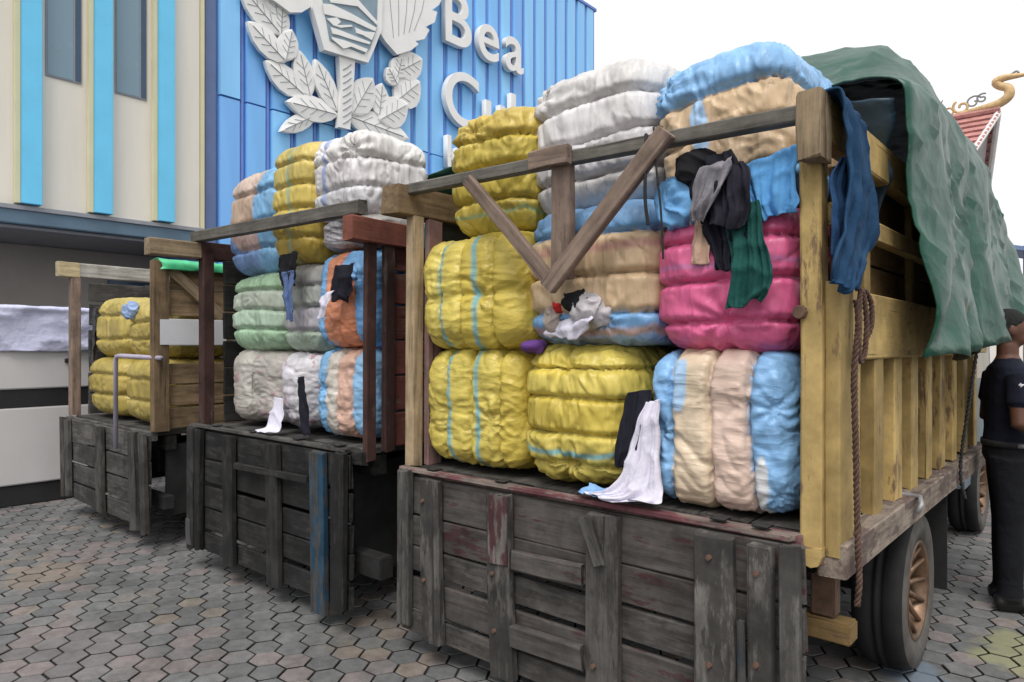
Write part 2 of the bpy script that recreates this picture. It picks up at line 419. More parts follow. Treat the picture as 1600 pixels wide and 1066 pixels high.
# ================================================================== OFFICE BUILDING
FX = -9.5
M['plaster'] = m_plain('pale_plaster', hexc('e2dcd2'), .8, .07, 1.8, .1, streak=(1, 1, .12))
M['cream'] = m_plain('cream_reveal', hexc('d2cba9'), .8, .05, 1.5, .1)
M['cyan'] = m_plain('cyan_fin', hexc('6cc6ee'), .45, .06, 2, .05)
def m_blue():
    t = NT('blue_cladding'); v, g = t.coords((1, 1, .12), False); oi = t.n('ObjectInfo')
    c = t.ramp(oi.outputs['Random'], [(0, hexc('84c2f6')), (.45, hexc('8ccaf8')), (.8, hexc('7cbcf4')), (1, hexc('78b2f0'))])
    c = t.mix(1, c, t.ramp(t.noise(g, 2.2, 6, .6), [(.3, (.86, .86, .88)), (.6, (1.03, 1.03, 1.03))]), 'MULTIPLY')
    return t.fin(c, .38, spec=.45)
M['blue'] = m_blue()
M['indigo'] = m_plain('indigo_joint', hexc('6a86cc'), .5, .1, 3, .05)
M['slate'] = m_plain('slate_blue_fascia', hexc('5b7284'), .6, .1, 3, .1)
M['taupe'] = m_plain('taupe_wall', hexc('a39d97'), .8, .06, 2, .15)
M['win_grey'] = m_plain('grey_window_pane', hexc('78909f'), .25, .06, 1.2, .0, streak=(1, 1, .3))
M['win_dark'] = m_plain('dark_blue_glass', hexc('39506a'), .2, .1, 1, .0)
M['alu'] = m_plain('window_frame_grey', hexc('8d8f96'), .5, .08, 4, .05)
M['sign_white'] = m_plain('white_sign_face', hexc('e6e5e3'), .5, .04, 3, .04)
M['sign_line'] = m_plain('sign_engraving', hexc('8d9196'), .6, .1, 5, .05)
M['sign_dark'] = m_plain('sign_blue_grey', hexc('8296a3'), .6, .1, 5, .05)

bld = thing('office_building', (-12, 7, 0), 'office building with pale plaster wall, cyan fins and blue ribbed cladding behind the trucks', 'building')
bx('upper_wall', -15, FX, -6, 4.40, 3.15, 10.5, M['plaster'], bld, .01)
bx('cream_edge', FX - .02, FX + .03, 4.402, 4.45, 3.15, 10.4, M['cream'], bld, .004)
bx('fascia', -15, FX + .05, -6, 4.44, 2.94, 3.146, M['slate'], bld, .01)
bx('drip_edge', FX + .052, FX + .075, -6, 4.44, 3.10, 3.15, M['alu'], bld, .003)
bx('soffit', -15, FX - .05, -6, 4.42, 2.90, 2.937, M['alu'], bld, .004)
bx('ground_floor_wall', -15, -11, -6, 14, 0, 2.897, M['taupe'], bld, .01)
for k in range(-9, 3):
    y = 2.41 + .75 * k
    f = bx('fin', FX + .004, FX + .13, y - .10, y + .10, 3.17, 10.4, M['cyan'], bld, .006)
    bx('fin_reveal', FX + .003, FX + .09, y - .155, y - .102, 3.17, 10.4, M['cream'], f, .004)
for k in (0, 1):
    yc = 2.41 + .75 * k + .35
    wn_ = bx('window', FX + .002, FX + .016, yc - .19, yc + .19, 4.72, 8.6, M['alu'], bld, .003)
    bx('pane', FX + .017, FX + .021, yc - .172, yc + .095, 4.74, 8.58, M['win_grey'], wn_, 0)
    bx('pane', FX + .017, FX + .020, yc + .118, yc + .178, 4.74, 8.58, M['win_dark'], wn_, 0)
for (y0, y1) in ((3.75, 5.0), (5.3, 7.5)):
    wn_ = bx('window', -10.998, -10.95, y0, y1, 1.0, 2.5, M['win_dark'], bld, .003)
    bx('frame', -10.948, -10.93, y0 + .6, y0 + .65, 1.0, 2.5, M['alu'], wn_, .003)
# blue block: cladding panels of uneven width between recessed joints
bx('blue_wall_core', -15, FX - .07, 4.46, 14.0, 2.6, 9.6, M['indigo'], bld, .01)
rb = random.Random(11); y = 4.66
bx('corner_trim', FX - .06, FX - .01, 4.47, 4.63, 2.6, 9.62, m_plain('steel_blue_trim', hexc('5d6f97'), .5, .08, 3, .05), bld, .006)
while y < 13.98:
    wd = .40 if y < 9 else .38
    y1 = min(y + wd, 13.99)
    for (z0, z1) in ((2.6, 5.06), (5.085, 9.6)):
        pn = MB(); d = rb.choice((.0, .0, .012))
        prof = [(y + .012, 0), (y + .03, .062 + d), (y1 - .085, .062 + d), (y1 - .07, .035), (y1 - .015, .035), (y1 - .006, 0)]
        pn.prism([(p[0], p[1]) for p in prof], (FX - .068, 0, z0), (0, 1, 0), (1, 0, 0), (0, 0, z1 - z0))
        p_ = pn.build('cladding_panel', M['blue'], bld)
    bx('rib', FX - .031, FX - .012, y1 - .062, y1 - .022, 2.6, 9.6, M['indigo'], bld, .003)
    y = y1
bx('parapet_cap', -15, FX + .03, 4.46, 14.02, 9.603, 9.68, M['indigo'], bld, .01)
bx('rear_wing', -15, -9.8, 14.03, 22, 0, 8.3, m_plain('rear_wing_blue', hexc('5f93d4'), .5, .06, 1, .05), bld, .02)
bx('blue_base_wall', -15, FX - .10, 4.5, 14.0, 0, 2.59, M['taupe'], bld, .01)

# lettering: each letter a solid block standing off the cladding
def letters(word, loc, size, sx, label, step=None):
    root = thing('sign_lettering', (FX + .1, loc[0], loc[1]), label, 'sign', 'white letters on the blue wall')
    y = loc[0]
    for k, ch in enumerate(word):
        cu = bpy.data.curves.new('letter', 'FONT'); cu.body = ch; cu.size = size; cu.extrude = .055; cu.bevel_depth = .004; cu.offset = .012
        t = bpy.data.objects.new('letter', cu); col.objects.link(t)
        dg = bpy.context.evaluated_depsgraph_get(); me = bpy.data.meshes.new_from_object(t.evaluated_get(dg))
        bpy.data.objects.remove(t); bpy.data.curves.remove(cu)
        me.materials.clear(); me.materials.append(M['sign_white'])
        xs = [v.co.x for v in me.vertices]; x0, x1 = min(xs), max(xs)
        mw = Matrix(((0, 0, 1, FX + .10), (sx, 0, 0, y - x0 * sx), (0, 1, 0, loc[1]), (0, 0, 0, 1)))
        obj('letter', me, root, mw)
        y += (x1 - x0) * sx + .13 * size
    return root
letters('Bea', (8.88, 7.20), 1.44, .98, 'large white raised letters Bea on the blue cladding')
letters('Cukai', (8.88, 5.72), 1.44, .98, 'large white raised letters in second line, lower half behind yellow bale')
letters('k', (8.93, 4.88), .82, .95, 'small white raised letter k beside top of white bale')

# emblem: shield, staff, wings and two leaf sprays, standing off the wall
emb = thing('wall_emblem', (FX + .1, 6.6, 5.0), 'large white relief emblem of shield, staff, wings and leaf sprays on blue wall', 'emblem')
def ez(zx, zy):       # drawing units of the emblem -> metres on the wall (rectified by perspective of the sketch)
    px, py = 380 + zx / 4.96, zy / 4.96
    u, v = (px - 800) / 1087, (540 - py) / 1087
    a, b = -sn + u * cs, cs + u * sn; d = (FX + .16) / a
    return (b * d, 1.55 + v * d)
EX = FX + .05
def eprism(name, pts, mat, parent, x0, th):
    q = [ez(*p) for p in pts]
    return MB().prism(q, (x0, 0, 0), (0, 1, 0), (0, 0, 1), (th, 0, 0)).build(name, mat, parent)
def leaf(base, tip, hw, x0=EX, th=.085):
    b, t = Vector(ez(*base)), Vector(ez(*tip)); L = (t - b).length; d = (t - b) / L; n = Vector((-d.y, d.x))
    sc = L / math.hypot(tip[0] - base[0], tip[1] - base[1]); h = hw * sc * 1.25
    prof = [(0, .12), (.12, .55), (.3, .9), (.5, 1.), (.7, .84), (.86, .5), (.95, .22), (1, .0)]
    up = [b + d * (L * s) + n * (h * k) for s, k in prof]; dn = [b + d * (L * s) - n * (h * k) for s, k in prof[:-1]][::-1]
    ring = up + dn; m = len(ring)
    V = [(x0, p.x, p.y) for p in ring] + [(x0 + th * .75, p.x, p.y) for p in ring]
    cb = [b + d * (L * s) for s in (.03, .3, .6, .95)]
    V += [(x0 + th, b.x * (1 - .0) + (p.x - b.x) * 1.0, p.y) for p in cb]
    F = [(i, (i + 1) % m, m + (i + 1) % m, m + i) for i in range(m)] + [tuple(range(m))[::-1]]
    mid = [2 * m, 2 * m + 1, 2 * m + 2, 2 * m + 3]; near = lambda i: mid[min(range(4), key=lambda k: (ring[i] - cb[k]).length)]
    for i in range(m):
        j = (i + 1) % m; a, c = near(i), near(j)
        if a == c: F.append((m + i, m + j, a))
        else: F.append((m + i, m + j, c, a))
    V, mw = recenter(V)
    me = mesh_from('leaf', V, F, M['sign_white'])
    lf = obj('leaf', me, emb, mw)
    vb = MB().tube([(x0 + th + .002, p.x, p.y) for p in (b + d * L * .05, b + d * L * .45, b + d * L * .88)], .007, 5)
    for f_ in (.22, .40, .58):
        for sg in (-1, 1):
            p_, e_ = b + d * L * f_, b + d * L * (f_ + .16) + n * (h * .55 * sg)
            vb.tube([(x0 + th + .001, p_.x, p_.y), (x0 + th * .90, e_.x, e_.y)], .004, 4)
    vb.build('vein', M['sign_line'], lf)
    return lf
k = 0
for (bs, tp, hw) in [((300, 260), (-10, -110), 95), ((300, 270), (310, 40), 60), ((335, 480), (40, 160), 92), ((330, 470), (380, 225), 66),
        ((490, 740), (182, 462), 92), ((525, 750), (440, 380), 80), ((735, 890), (340, 785), 72), ((725, 860), (560, 455), 80), ((580, 885), (300, 1015), 42),
        ((1200, 560), (1400, 455), 62), ((1195, 600), (1235, 440), 60), ((1195, 660), (1120, 520), 62), ((1195, 780), (1385, 630), 75), ((1060, 900), (1085, 640), 72),
        ((1060, 930), (1285, 805), 70), ((845, 885), (1010, 605), 78), ((820, 895), (1300, 1075), 78), ((270, 120), (220, -150), 80)]:
    leaf(bs, tp, hw, EX + .012 * (k % 4), .085); k += 1
for pts in ([(-10, -160), (540, -160), (545, -20), (530, 50), (440, 105), (350, 105), (290, 60), (150, -40)],
            [(1040, -160), (1560, -160), (1540, -30), (1505, 45), (1450, 85), (1490, 100), (1470, 180), (1400, 215), (1430, 240), (1390, 310), (1320, 325), (1345, 350), (1290, 395), (1180, 430), (1090, 330), (1040, 250)]):
    eprism('wing', pts, M['sign_white'], emb, EX + .06, .10)
for q in range(5):
    MB().tube([(EX + .162, *ez(1110 + 75 * q, -120)), (EX + .162, *ez(1130 + 60 * q, 90)), (EX + .162, *ez(1150 + 40 * q, 300 - 14 * q))], .006, 5).build('feather_line', M['sign_line'], emb)
st = eprism('staff', [(730, 440), (855, 455), (838, 700), (815, 1010), (728, 990), (745, 700)], M['sign_white'], emb, EX + .05, .11)
for q in range(9):
    yy = 520 + q * 52
    MB().tube([(EX + .163, *ez(758, yy + 30)), (EX + .166, *ez(790, yy + 12)), (EX + .163, *ez(822, yy - 12))], .008, 5).build('twist', M['sign_line'], st)
sh = eprism('shield', [(500, -160), (512, 80), (600, 400), (735, 440), (940, 500), (985, 400), (1045, 245), (1055, -160)], M['sign_white'], emb, EX + .08, .13)
X1 = EX + .211
def rel(pts, mat, x0, th): eprism('relief', pts, mat, sh, x0, th)
rel([(575, -40), (640, 330), (905, 435), (950, 395), (1002, 240), (1010, -40)], M['sign_dark'], X1, .012)
W_ = M['sign_white']; X2 = X1 + .0125
rel([(582, 50), (650, 55), (800, 125), (995, 235), (985, 262), (800, 180), (595, 130)], W_, X2, .02)
rel([(600, -40), (800, -40), (1005, 190), (1000, 215), (850, 70), (640, 40)], W_, X2, .02)
rel([(610, 165), (690, 155), (720, 190), (690, 215), (800, 212), (812, 225), (720, 235), (660, 215)], W_, X2, .018)
rel([(640, 230), (720, 255), (830, 300), (950, 345), (940, 362), (810, 325), (700, 290), (655, 280)], W_, X2, .018)
rel([(645, 305), (760, 335), (930, 400), (915, 425), (800, 380), (740, 395), (655, 325)], W_, X2, .018)
rel([(830, 232), (900, 262), (985, 270), (960, 330), (890, 290), (840, 275)], W_, X2, .018)

# ================================================================== BALES
def rounded_cube(N):
    g = np.linspace(-1, 1, N + 1); g = np.tan(g * math.pi / 4 * .92) / math.tan(math.pi / 4 * .92)
    V = {}; idx = []; F = []
    def key(p): return (round(p[0], 5), round(p[1], 5), round(p[2], 5))
    pts = []
    for ax in range(3):
        for sg in (-1, 1):
            G = np.empty((N + 1, N + 1), int)
            for i in range(N + 1):
                for j in range(N + 1):
                    p = [0, 0, 0]; p[ax] = sg; p[(ax + 1) % 3] = g[i]; p[(ax + 2) % 3] = g[j]
                    kk = key(p)
                    if kk not in V: V[kk] = len(pts); pts.append(p)
                    G[i, j] = V[kk]
            for i in range(N):
                for j in range(N):
                    q = (G[i, j], G[i + 1, j], G[i + 1, j + 1], G[i, j + 1])
                    F.append(q if sg > 0 else q[::-1])
    return np.array(pts, float), F
_rc = {}
def rcube(N):
    if N not in _rc: _rc[N] = rounded_cube(N)
    return _rc[N]
def lin(h): return np.array(hexc(h)[:3])
Y_ = 'cbb95c'; YD = 'c3ae4e'; BL = '86b4e0'; BD = '6f9fd0'; TN = 'c9ae8c'; PK = 'd6638f'; WH = 'd9d6d6'; CY = '63a9b8'

_tm = {}
def tie_mat(c):
    if c not in _tm: _tm[c] = m_plain('tie_' + c, mul(hexc(c), .6), .5, .15, 9, .1)
    return _tm[c]
def bale(label, group, x0, x1, y0, y1, z0, z1, lobes, axis, cols, N=44, seed=1, G=.15, e=4.2, stripes=(), cross=(), mat=None, fold=1., tilt=(0, 0, 0), lump=1., patches=(), pinch=None):
    """wrapped bale: lobes squeezed between ties along axis ('z' stacked, 'x' side by side); cols one colour per lobe from low to high"""
    rs = np.random.RandomState(seed); q0, F = rcube(N)
    H = np.array([(x1 - x0) / 2, (y1 - y0) / 2, (z1 - z0) / 2]); C = Vector(((x0 + x1) / 2, (y0 + y1) / 2, (z0 + z1) / 2))
    q = q0 / (np.abs(q0) ** e).sum(1)[:, None] ** (1 / e)
    nr_ = np.sign(q) * np.abs(q) ** (e - 1) / H; nr_ /= np.linalg.norm(nr_, axis=1)[:, None]
    a = {'x': 0, 'z': 2}[axis]; oth = [i for i in range(3) if i != a]
    off = rs.uniform(0, 200, 3); P0 = q * H + off
    t = q[:, a] + noise(P0 * 2.3) * .06 + noise(P0 * 6) * .02
    wts = rs.uniform(.85, 1.15, lobes); edges = -1 + 2 * np.concatenate([[0], np.cumsum(wts) / wts.sum()])
    inner = edges[1:-1]; hwid = 1. / lobes
    dd = np.ones(len(q)) * 9
    for b in inner: dd = np.minimum(dd, np.abs(t - b) / hwid)
    dm = np.clip(dd / .42, 0, 1); f = 1 - np.sqrt(np.clip(1 - (1 - dm) ** 2, 0, 1))
    li = np.clip(np.searchsorted(inner, t), 0, lobes - 1)
    gl = rs.uniform(.0, .05, lobes)[li]
    Rr = 1 - G * f - gl * .5
    q = q.copy()
    for i in oth: q[:, i] *= Rr
    P = q * H
    ca = oth[0] if axis == 'x' else 0
    if axis == 'x': ca = 2
    for (pos, dep, wdt) in cross:                       # ties the other way round
        cpos = np.abs(q[:, ca] + noise(P0 * 3) * .05 - pos) * H[ca] / wdt
        P -= nr_ * (dep * np.exp(-cpos ** 2))[:, None]
    # lumps of clothes, gathers at the ties, loose creases, star-shaped gathers where the sheet is knotted
    sc1 = np.array([23., 23., 23.]); sc1[a] = 2.4
    near = np.exp(-(dd / .6) ** 2)
    wv = np.stack([noise(P0 * 3.1), noise(P0 * 3.1 + 31), noise(P0 * 3.1 + 77)], 1)
    d = noise(P0 * 3.0) * .016 * lump
    d += (ridged(P0 * sc1 + wv * 1.6) ** 2 - .5) * .0085 * fold * (.12 + near)
    sc2 = np.array([7., 7., 7.]); sc2[a] = 3.0
    d -= np.clip(ridged(P0 * sc2 + wv * 1.2), 0, 1) ** 8 * .007 * fold
    sc3 = np.array([15., 15., 15.]); sc3[a] = 7
    d += (np.clip(ridged(P0 * sc3 + wv * 2.5), 0, 1) ** 3 - .4) * .0042 * fold
    if not pinch: pinch = [(rs.uniform(-.5, .5), rs.uniform(-.6, .6), .10, 11, .006)]
    for (px_, pz_, rad, nf, am) in pinch:
        dx_, dz_ = (q0[:, 0] - px_) * H[0], (q0[:, 2] - pz_) * H[2]; r_ = np.hypot(dx_, dz_); an = np.arctan2(dz_, dx_)
        fr = np.clip((-q0[:, 1] - .6) * 4, 0, 1)
        d += fr * (am * np.cos(an * nf + noise(P0 * 5) * 5) * np.exp(-r_ / rad) * np.clip(r_ / .03, 0, 1) - am * 2.2 * np.exp(-(r_ / .035) ** 2))
    P = P + nr_ * d[:, None]
    P *= 1.02
    cl = np.array([lin(c) for c in cols])
    Cc = cl[li]
    for (pos, wd, c) in stripes:                        # printed stripe running along the lobe axis or across
        k = 0 if axis == 'z' else 0
        k = {'x': 2, 'z': 0}[axis] if wd > 0 else a
        m = np.clip(1.4 - np.abs(q0[:, k] + noise(P0 * 4) * .05 - pos) * H[k] / abs(wd) , 0, 1)[:, None] * .85
        Cc = Cc * (1 - m) + lin(c) * m
    for (ctr, rad, c) in patches:                       # a patch of another sheet
        m = np.clip((1 - np.linalg.norm((q0 - np.array(ctr)) / np.array(rad), axis=1) + noise(P0 * 5) * .25) * 9, 0, 1)[:, None]
        Cc = Cc * (1 - m) + lin(c) * m
    Cc = Cc * (1 + noise(P0 * 4.2)[:, None] * .12)
    root = thing('clothing_bale', (C.x, C.y, z0), label, 'bale', group)
    me = mesh_from('wrapping', P, F, mat or M['sack_' + axis], True)
    ca_ = me.color_attributes.new('Col', 'FLOAT_COLOR', 'POINT')
    ca_.data.foreach_set('color', np.clip(np.concatenate([Cc, np.ones((len(Cc), 1))], 1), 0, 1).astype(np.float32).ravel())
    mw = Matrix.Translation(C) @ Euler([R(v) for v in tilt]).to_matrix().to_4x4()
    obj('wrapping', me, root, mw)
    for b in inner:                                     # the ties lie in the grooves
        th = np.linspace(0, 2 * math.pi, 40, endpoint=False); ring = []
        kx = (1 - abs(b) ** e) ** (1 / e)
        for tt in th:
            c_, s_ = math.cos(tt), math.sin(tt); rr = (abs(c_) ** e + abs(s_) ** e) ** (-1 / e) * kx
            p = [0, 0, 0]; p[a] = b * H[a]; p[oth[0]] = c_ * rr * (1 - G) * H[oth[0]]; p[oth[1]] = s_ * rr * (1 - G) * H[oth[1]]
            ring.append(mw @ Vector(p))
        MB().tube(ring + [ring[0]], .004, 5, False).build('tie', tie_mat(cols[0]), root)
    return root

G1 = 'bales on the nearest truck'; G2 = 'bales on the middle truck'; G3 = 'bales on the farthest truck'
# nearest truck, left column
bale('yellow bale with upright folds on floor beside left post of nearest truck', G1, -2.730, -2.040, 2.390, 3.150, 0.945, 1.550, 4, 'x', [Y_, Y_, Y_, YD], 60, 11, .13, 5.4,
     stripes=[(-.35, -.016, CY), (.25, -.014, CY)], cross=[(-.1, .010, .025)], fold=1.2, pinch=[(.45, -.2, .13, 9, .009), (-.9, -.3, .08, 8, .006)])
bale('big round yellow bale with teal stripes, second layer beside left post', G1, -2.740, -1.990, 2.360, 3.120, 1.515, 2.100, 4, 'x', [Y_, Y_, YD, YD], 60, 12, .10, 4.8,
     stripes=[(-.45, -.018, CY), (.2, -.018, CY)], cross=[(-.05, .015, .025)], fold=.9, tilt=(0, -1.5, 0), pinch=[(.25, -.1, .16, 9, .008), (-.55, -.1, .12, 8, .007), (-.2, -.95, .1, 9, .006)])
bale('yellow bale of stacked folds on top of left column, knotted above', G1, -2.59, -2.05, 2.445, 3.100, 2.090, 2.705, 4, 'z', [YD, YD, YD, 'c2aa52'], 56, 13, .17, 5.0,
     cross=[(.0, .008, .03)], stripes=[(-.7, -.010, '8fae86')], fold=1.5, pinch=[(-.3, .7, .17, 10, .014), (.2, -.5, .12, 9, .008)])
# middle column
bale('yellow bale of five stacked folds on floor, middle of nearest truck', G1, -2.06, -1.47, 2.36, 3.120, 0.940, 1.565, 5, 'z', [Y_, Y_, YD, Y_, Y_], 60, 14, .15, 4.0,
     stripes=[(-.52, -.013, CY)], cross=[(-.1, .014, .03)], fold=1.3, patches=[((-.3, -1, .72), (.5, .5, .22), 'd2bd55')], pinch=[(.05, -.72, .17, 9, .013), (.0, .75, .16, 7, .011), (-.1, .2, .05, 8, .005)])
bale('blue and tan bale torn open with clothes spilling, middle column', G1, -2.060, -1.340, 2.405, 3.150, 1.550, 2.160, 4, 'z', ['7ba9d6', TN, TN, '7fabd8'], 60, 15, .13, 5.4,
     stripes=[(-.9, -.03, 'c39c86'), (.34, -.02, 'b98c80'), (.62, -.02, '6d9ecb')], fold=1.15, pinch=[(-.3, -.7, .16, 10, .012), (.3, -.7, .14, 9, .009), (-.8, .7, .14, 9, .008)])
bale('white bale of stacked folds on top of the middle column', G1, -2.120, -1.430, 2.505, 3.350, 2.140, 2.800, 4, 'z', ['b9b6b6', 'c9c6c8', WH, 'cfccca'], 60, 16, .14, 5.2, fold=1.3, tilt=(0, -3, 0), pinch=[(-.7, .75, .2, 9, .012), (.1, -.2, .14, 8, .008)])
# right column
bale('blue and cream bale with upright folds on floor beside yellow post', G1, -1.400, -0.820, 2.375, 3.200, 0.940, 1.540, 4, 'x', [BL, 'd9c6ac', 'd8bfb0', BL], 64, 17, .12, 5.8,
     fold=1.0, patches=[((-.45, -1, .55), (.16, .6, .42), 'a9c8e6'), ((.62, -1, -.75), (.1, .6, .5), 'd0d2d4')], pinch=[(-.75, -.05, .16, 9, .010), (.8, .3, .14, 9, .007), (.9, -.8, .12, 9, .007)])
bale('pink bale of stacked folds, second layer of the right column', G1, -1.370, -0.820, 2.375, 3.200, 1.525, 2.060, 4, 'z', [PK, PK, PK, 'd0608a'], 60, 18, .13, 5.4,
     stripes=[(.2, -.010, 'c279a8')], cross=[(.15, .010, .025)], fold=.9, pinch=[(.1, -.55, .2, 8, .009)])
bale('blue and tan bale on top of the right column beside the rail end', G1, -1.420, -0.850, 2.465, 3.250, 2.030, 2.680, 4, 'z', ['6fa6d6', 'c5ab8c', TN, BL], 60, 19, .14, 5.0, fold=1.35, tilt=(0, -6, 0),
     patches=[((-.2, -1, .1), (.12, .5, .4), 'a4c4e4')], pinch=[(-.8, .75, .24, 11, .013), (.4, -.7, .18, 10, .012)])
# second row on the nearest truck, seen in the gaps
for k, (xa, xb, za, zb, c, lb) in enumerate([(-2.7, -2.0, .95, 1.75, Y_, 'yellow bale in second row behind the left column'), (-2.0, -1.35, .95, 1.9, TN, 'tan bale in second row behind the middle column'),
        (-1.35, -.8, .95, 1.75, BD, 'blue bale in second row behind the right column'), (-2.7, -1.75, 1.8, 2.5, WH, 'white bale in upper second row behind the left columns'), (-1.72, -.8, 1.8, 2.45, BD, 'blue bale in upper second row beside the side boards')]):
    bale(lb, G1, xa, xb, 3.28, 4.1, za, zb, 4, 'z', [c] * 4, 20, 40 + k)
# middle truck
bale('grey floral bale on floor in left corner of middle truck', G2, -4.78, -4.10, 2.40, 3.1, 1.02, 1.53, 2, 'x', ['b5b0a8', 'aea9a2'], 44, 21, .05, 4.6, mat=M['sack_floral'], fold=1.3, lump=1.6)
bale('pale green bale of four folds, second layer at left of middle truck', G2, -4.80, -4.08, 2.40, 3.1, 1.515, 2.05, 4, 'z', ['9dbb9c', 'a9bfa9', 'b3bdae', '9fbd9b'], 48, 22, .14, 4.8, fold=1.)
bale('blue and salmon bale stack at upper left of middle truck', G2, -4.82, -4.12, 2.40, 3.1, 2.03, 2.76, 4, 'z', ['7593c0', 'b59d97', 'bfa48f', 'c9b2a4'], 48, 23, .13, 4.8,
     patches=[((.9, -.8, .2), (.7, .7, 2), '7fb0d8'), ((-.8, -1, -.7), (.5, .7, .4), '7a97c6')], fold=.9)
bale('white printed bale on floor, middle column of middle truck', G2, -4.10, -3.64, 2.38, 3.1, 1.02, 1.52, 2, 'x', ['c9c6cc', 'cfccd0'], 44, 24, .06, 4.6, mat=M['sack_floral'], fold=1.3, lump=1.5)
bale('grey green striped bale, second layer in middle column of middle truck', G2, -4.10, -3.64, 2.40, 3.1, 1.51, 2.07, 4, 'z', ['9fae9c', 'a6a2a8', 'a8aca4', 'a9a6a2'], 44, 25, .14, 4.8, fold=1.1)
bale('yellow bale of four folds on top of middle truck between blue and white', G2, -4.14, -3.66, 2.34, 3.1, 2.06, 2.83, 5, 'z', ['bda24a', 'c0a852', 'c4ae5a', 'c6b262', 'bfab60'], 52, 26, .14, 4.6, stripes=[(.1, .02, '9fb89a')], fold=.9)
bale('blue and peach bale with upright folds on floor in right corner of middle truck', G2, -3.66, -3.13, 2.36, 3.1, 1.0, 1.545, 4, 'x', ['7fb1dc', 'c9c3ba', 'd0aa98', '8ab8de'], 48, 27, .12, 5.0, fold=1.2, pinch=[(-.6, .1, .14, 9, .01)])
bale('orange and blue bale with upright folds, second layer of middle truck', G2, -3.66, -3.12, 2.36, 3.1, 1.53, 2.12, 4, 'x', ['7aaddc', 'd08a68', 'cf8562', '6ea4d8'], 48, 28, .11, 4.8, fold=1.2,
     patches=[((.9, -1, .8), (.9, .7, .5), '7fb1e0')], pinch=[(.7, .4, .16, 9, .011)])
bale('white plastic wrapped bale overhanging top of middle truck', G2, -3.72, -3.14, 2.36, 2.9, 2.28, 2.79, 3, 'z', ['d0cfd2', 'd4d1d2', 'd9d6d4'], 56, 29, .13, 4.6, stripes=[(-.35, .025, '8d9fd0')], fold=1.4, pinch=[(.6, .5, .24, 10, .014), (-.4, .6, .15, 9, .008)])
bale('grey bale under white one in upper right of middle truck', G2, -3.70, -3.12, 2.40, 3.2, 2.11, 2.32, 2, 'x', ['a9a6ac', 'a5a29f'], 40, 30, .12, 4.4, fold=1.2)
# farthest truck
bale('lower left yellow bale inside the farthest truck', G3, -7.24, -6.36, 2.26, 3.0, .92, 1.45, 3, 'z', ['b3a055', 'ae9a50', 'b5a258'], 36, 31, .14, 4.4, fold=1.3)
bale('lower right yellow bale inside the farthest truck', G3, -6.38, -5.62, 2.26, 3.0, .92, 1.45, 3, 'z', ['b7a45a', 'ae9a50', 'b5a258'], 36, 32, .14, 4.4, fold=1.3)
bale('upper left yellow bale inside the farthest truck', G3, -7.2, -6.36, 2.30, 3.0, 1.44, 1.98, 3, 'z', ['b3a055', 'b9a65c', 'bfac64'], 36, 33, .14, 4.2, fold=1.4)
bale('upper right yellow bale with torn corner inside the farthest truck', G3, -6.38, -5.64, 2.30, 3.0, 1.44, 1.93, 3, 'z', ['b3a055', 'b3a055', 'baa75e'], 36, 34, .14, 4.2, fold=1.5)

# ================================================================== TRUCKS
# --- wheels share their meshes
def wheel_meshes():
    ty = MB().lathe([(.235, -.10), (.30, -.115), (.355, -.105), (.372, -.08), (.376, -.03), (.368, -.025), (.368, -.012), (.376, -.008), (.376, .008), (.368, .012), (.368, .025), (.376, .03), (.372, .08), (.355, .105), (.30, .115), (.235, .10), (.235, -.10)], (0, 0, 0), 'X', 48)
    rim = MB().lathe([(.238, -.09), (.238, .098), (.225, .106), (.212, .098), (.205, .03), (.205, -.05)], (0, 0, 0), 'X', 40)
    dish = MB().lathe([(.207, -.045), (.09, -.01), (.085, .03), (.06, .055), (.0, .06)], (0, 0, 0), 'X', 24)
    sp = MB()
    for k in range(12):
        t = 2 * math.pi * k / 12; d = Vector((0, math.cos(t), math.sin(t)))
        sp.tube([d * .075 + Vector((.04, 0, 0)), d * .14 + Vector((.055, 0, 0)), d * .208 + Vector((.085, 0, 0))], [.016, .014, .012], 6)
    def me(mb, nm, mt, sm):
        m = mesh_from(nm, mb.V, mb.F, mt, sm); b = bmesh.new(); b.from_mesh(m); bmesh.ops.recalc_face_normals(b, faces=b.faces); b.to_mesh(m); b.free(); return m
    tym = me(ty, 'tyre', [M['dusty_rubber'], M['rubber']], True)
    for p in tym.polygons:
        if abs(p.center.x) < .093: p.material_index = 1
    return (tym, me(rim, 'rim', M['bronze'], True), me(dish, 'hub', M['dark_metal'], True), me(sp, 'spokes', M['bronze'], True))
WM = wheel_meshes()
def wheel(root, x, y, side):
    h = hub('wheel', (x, y, .376), root)
    mw = Matrix.Translation((x, y, .376)) @ (Matrix.Identity(4) if side > 0 else Matrix.Rotation(math.pi, 4, 'Z'))
    for m in WM: obj(m.name.split('.')[0], m, h, mw)

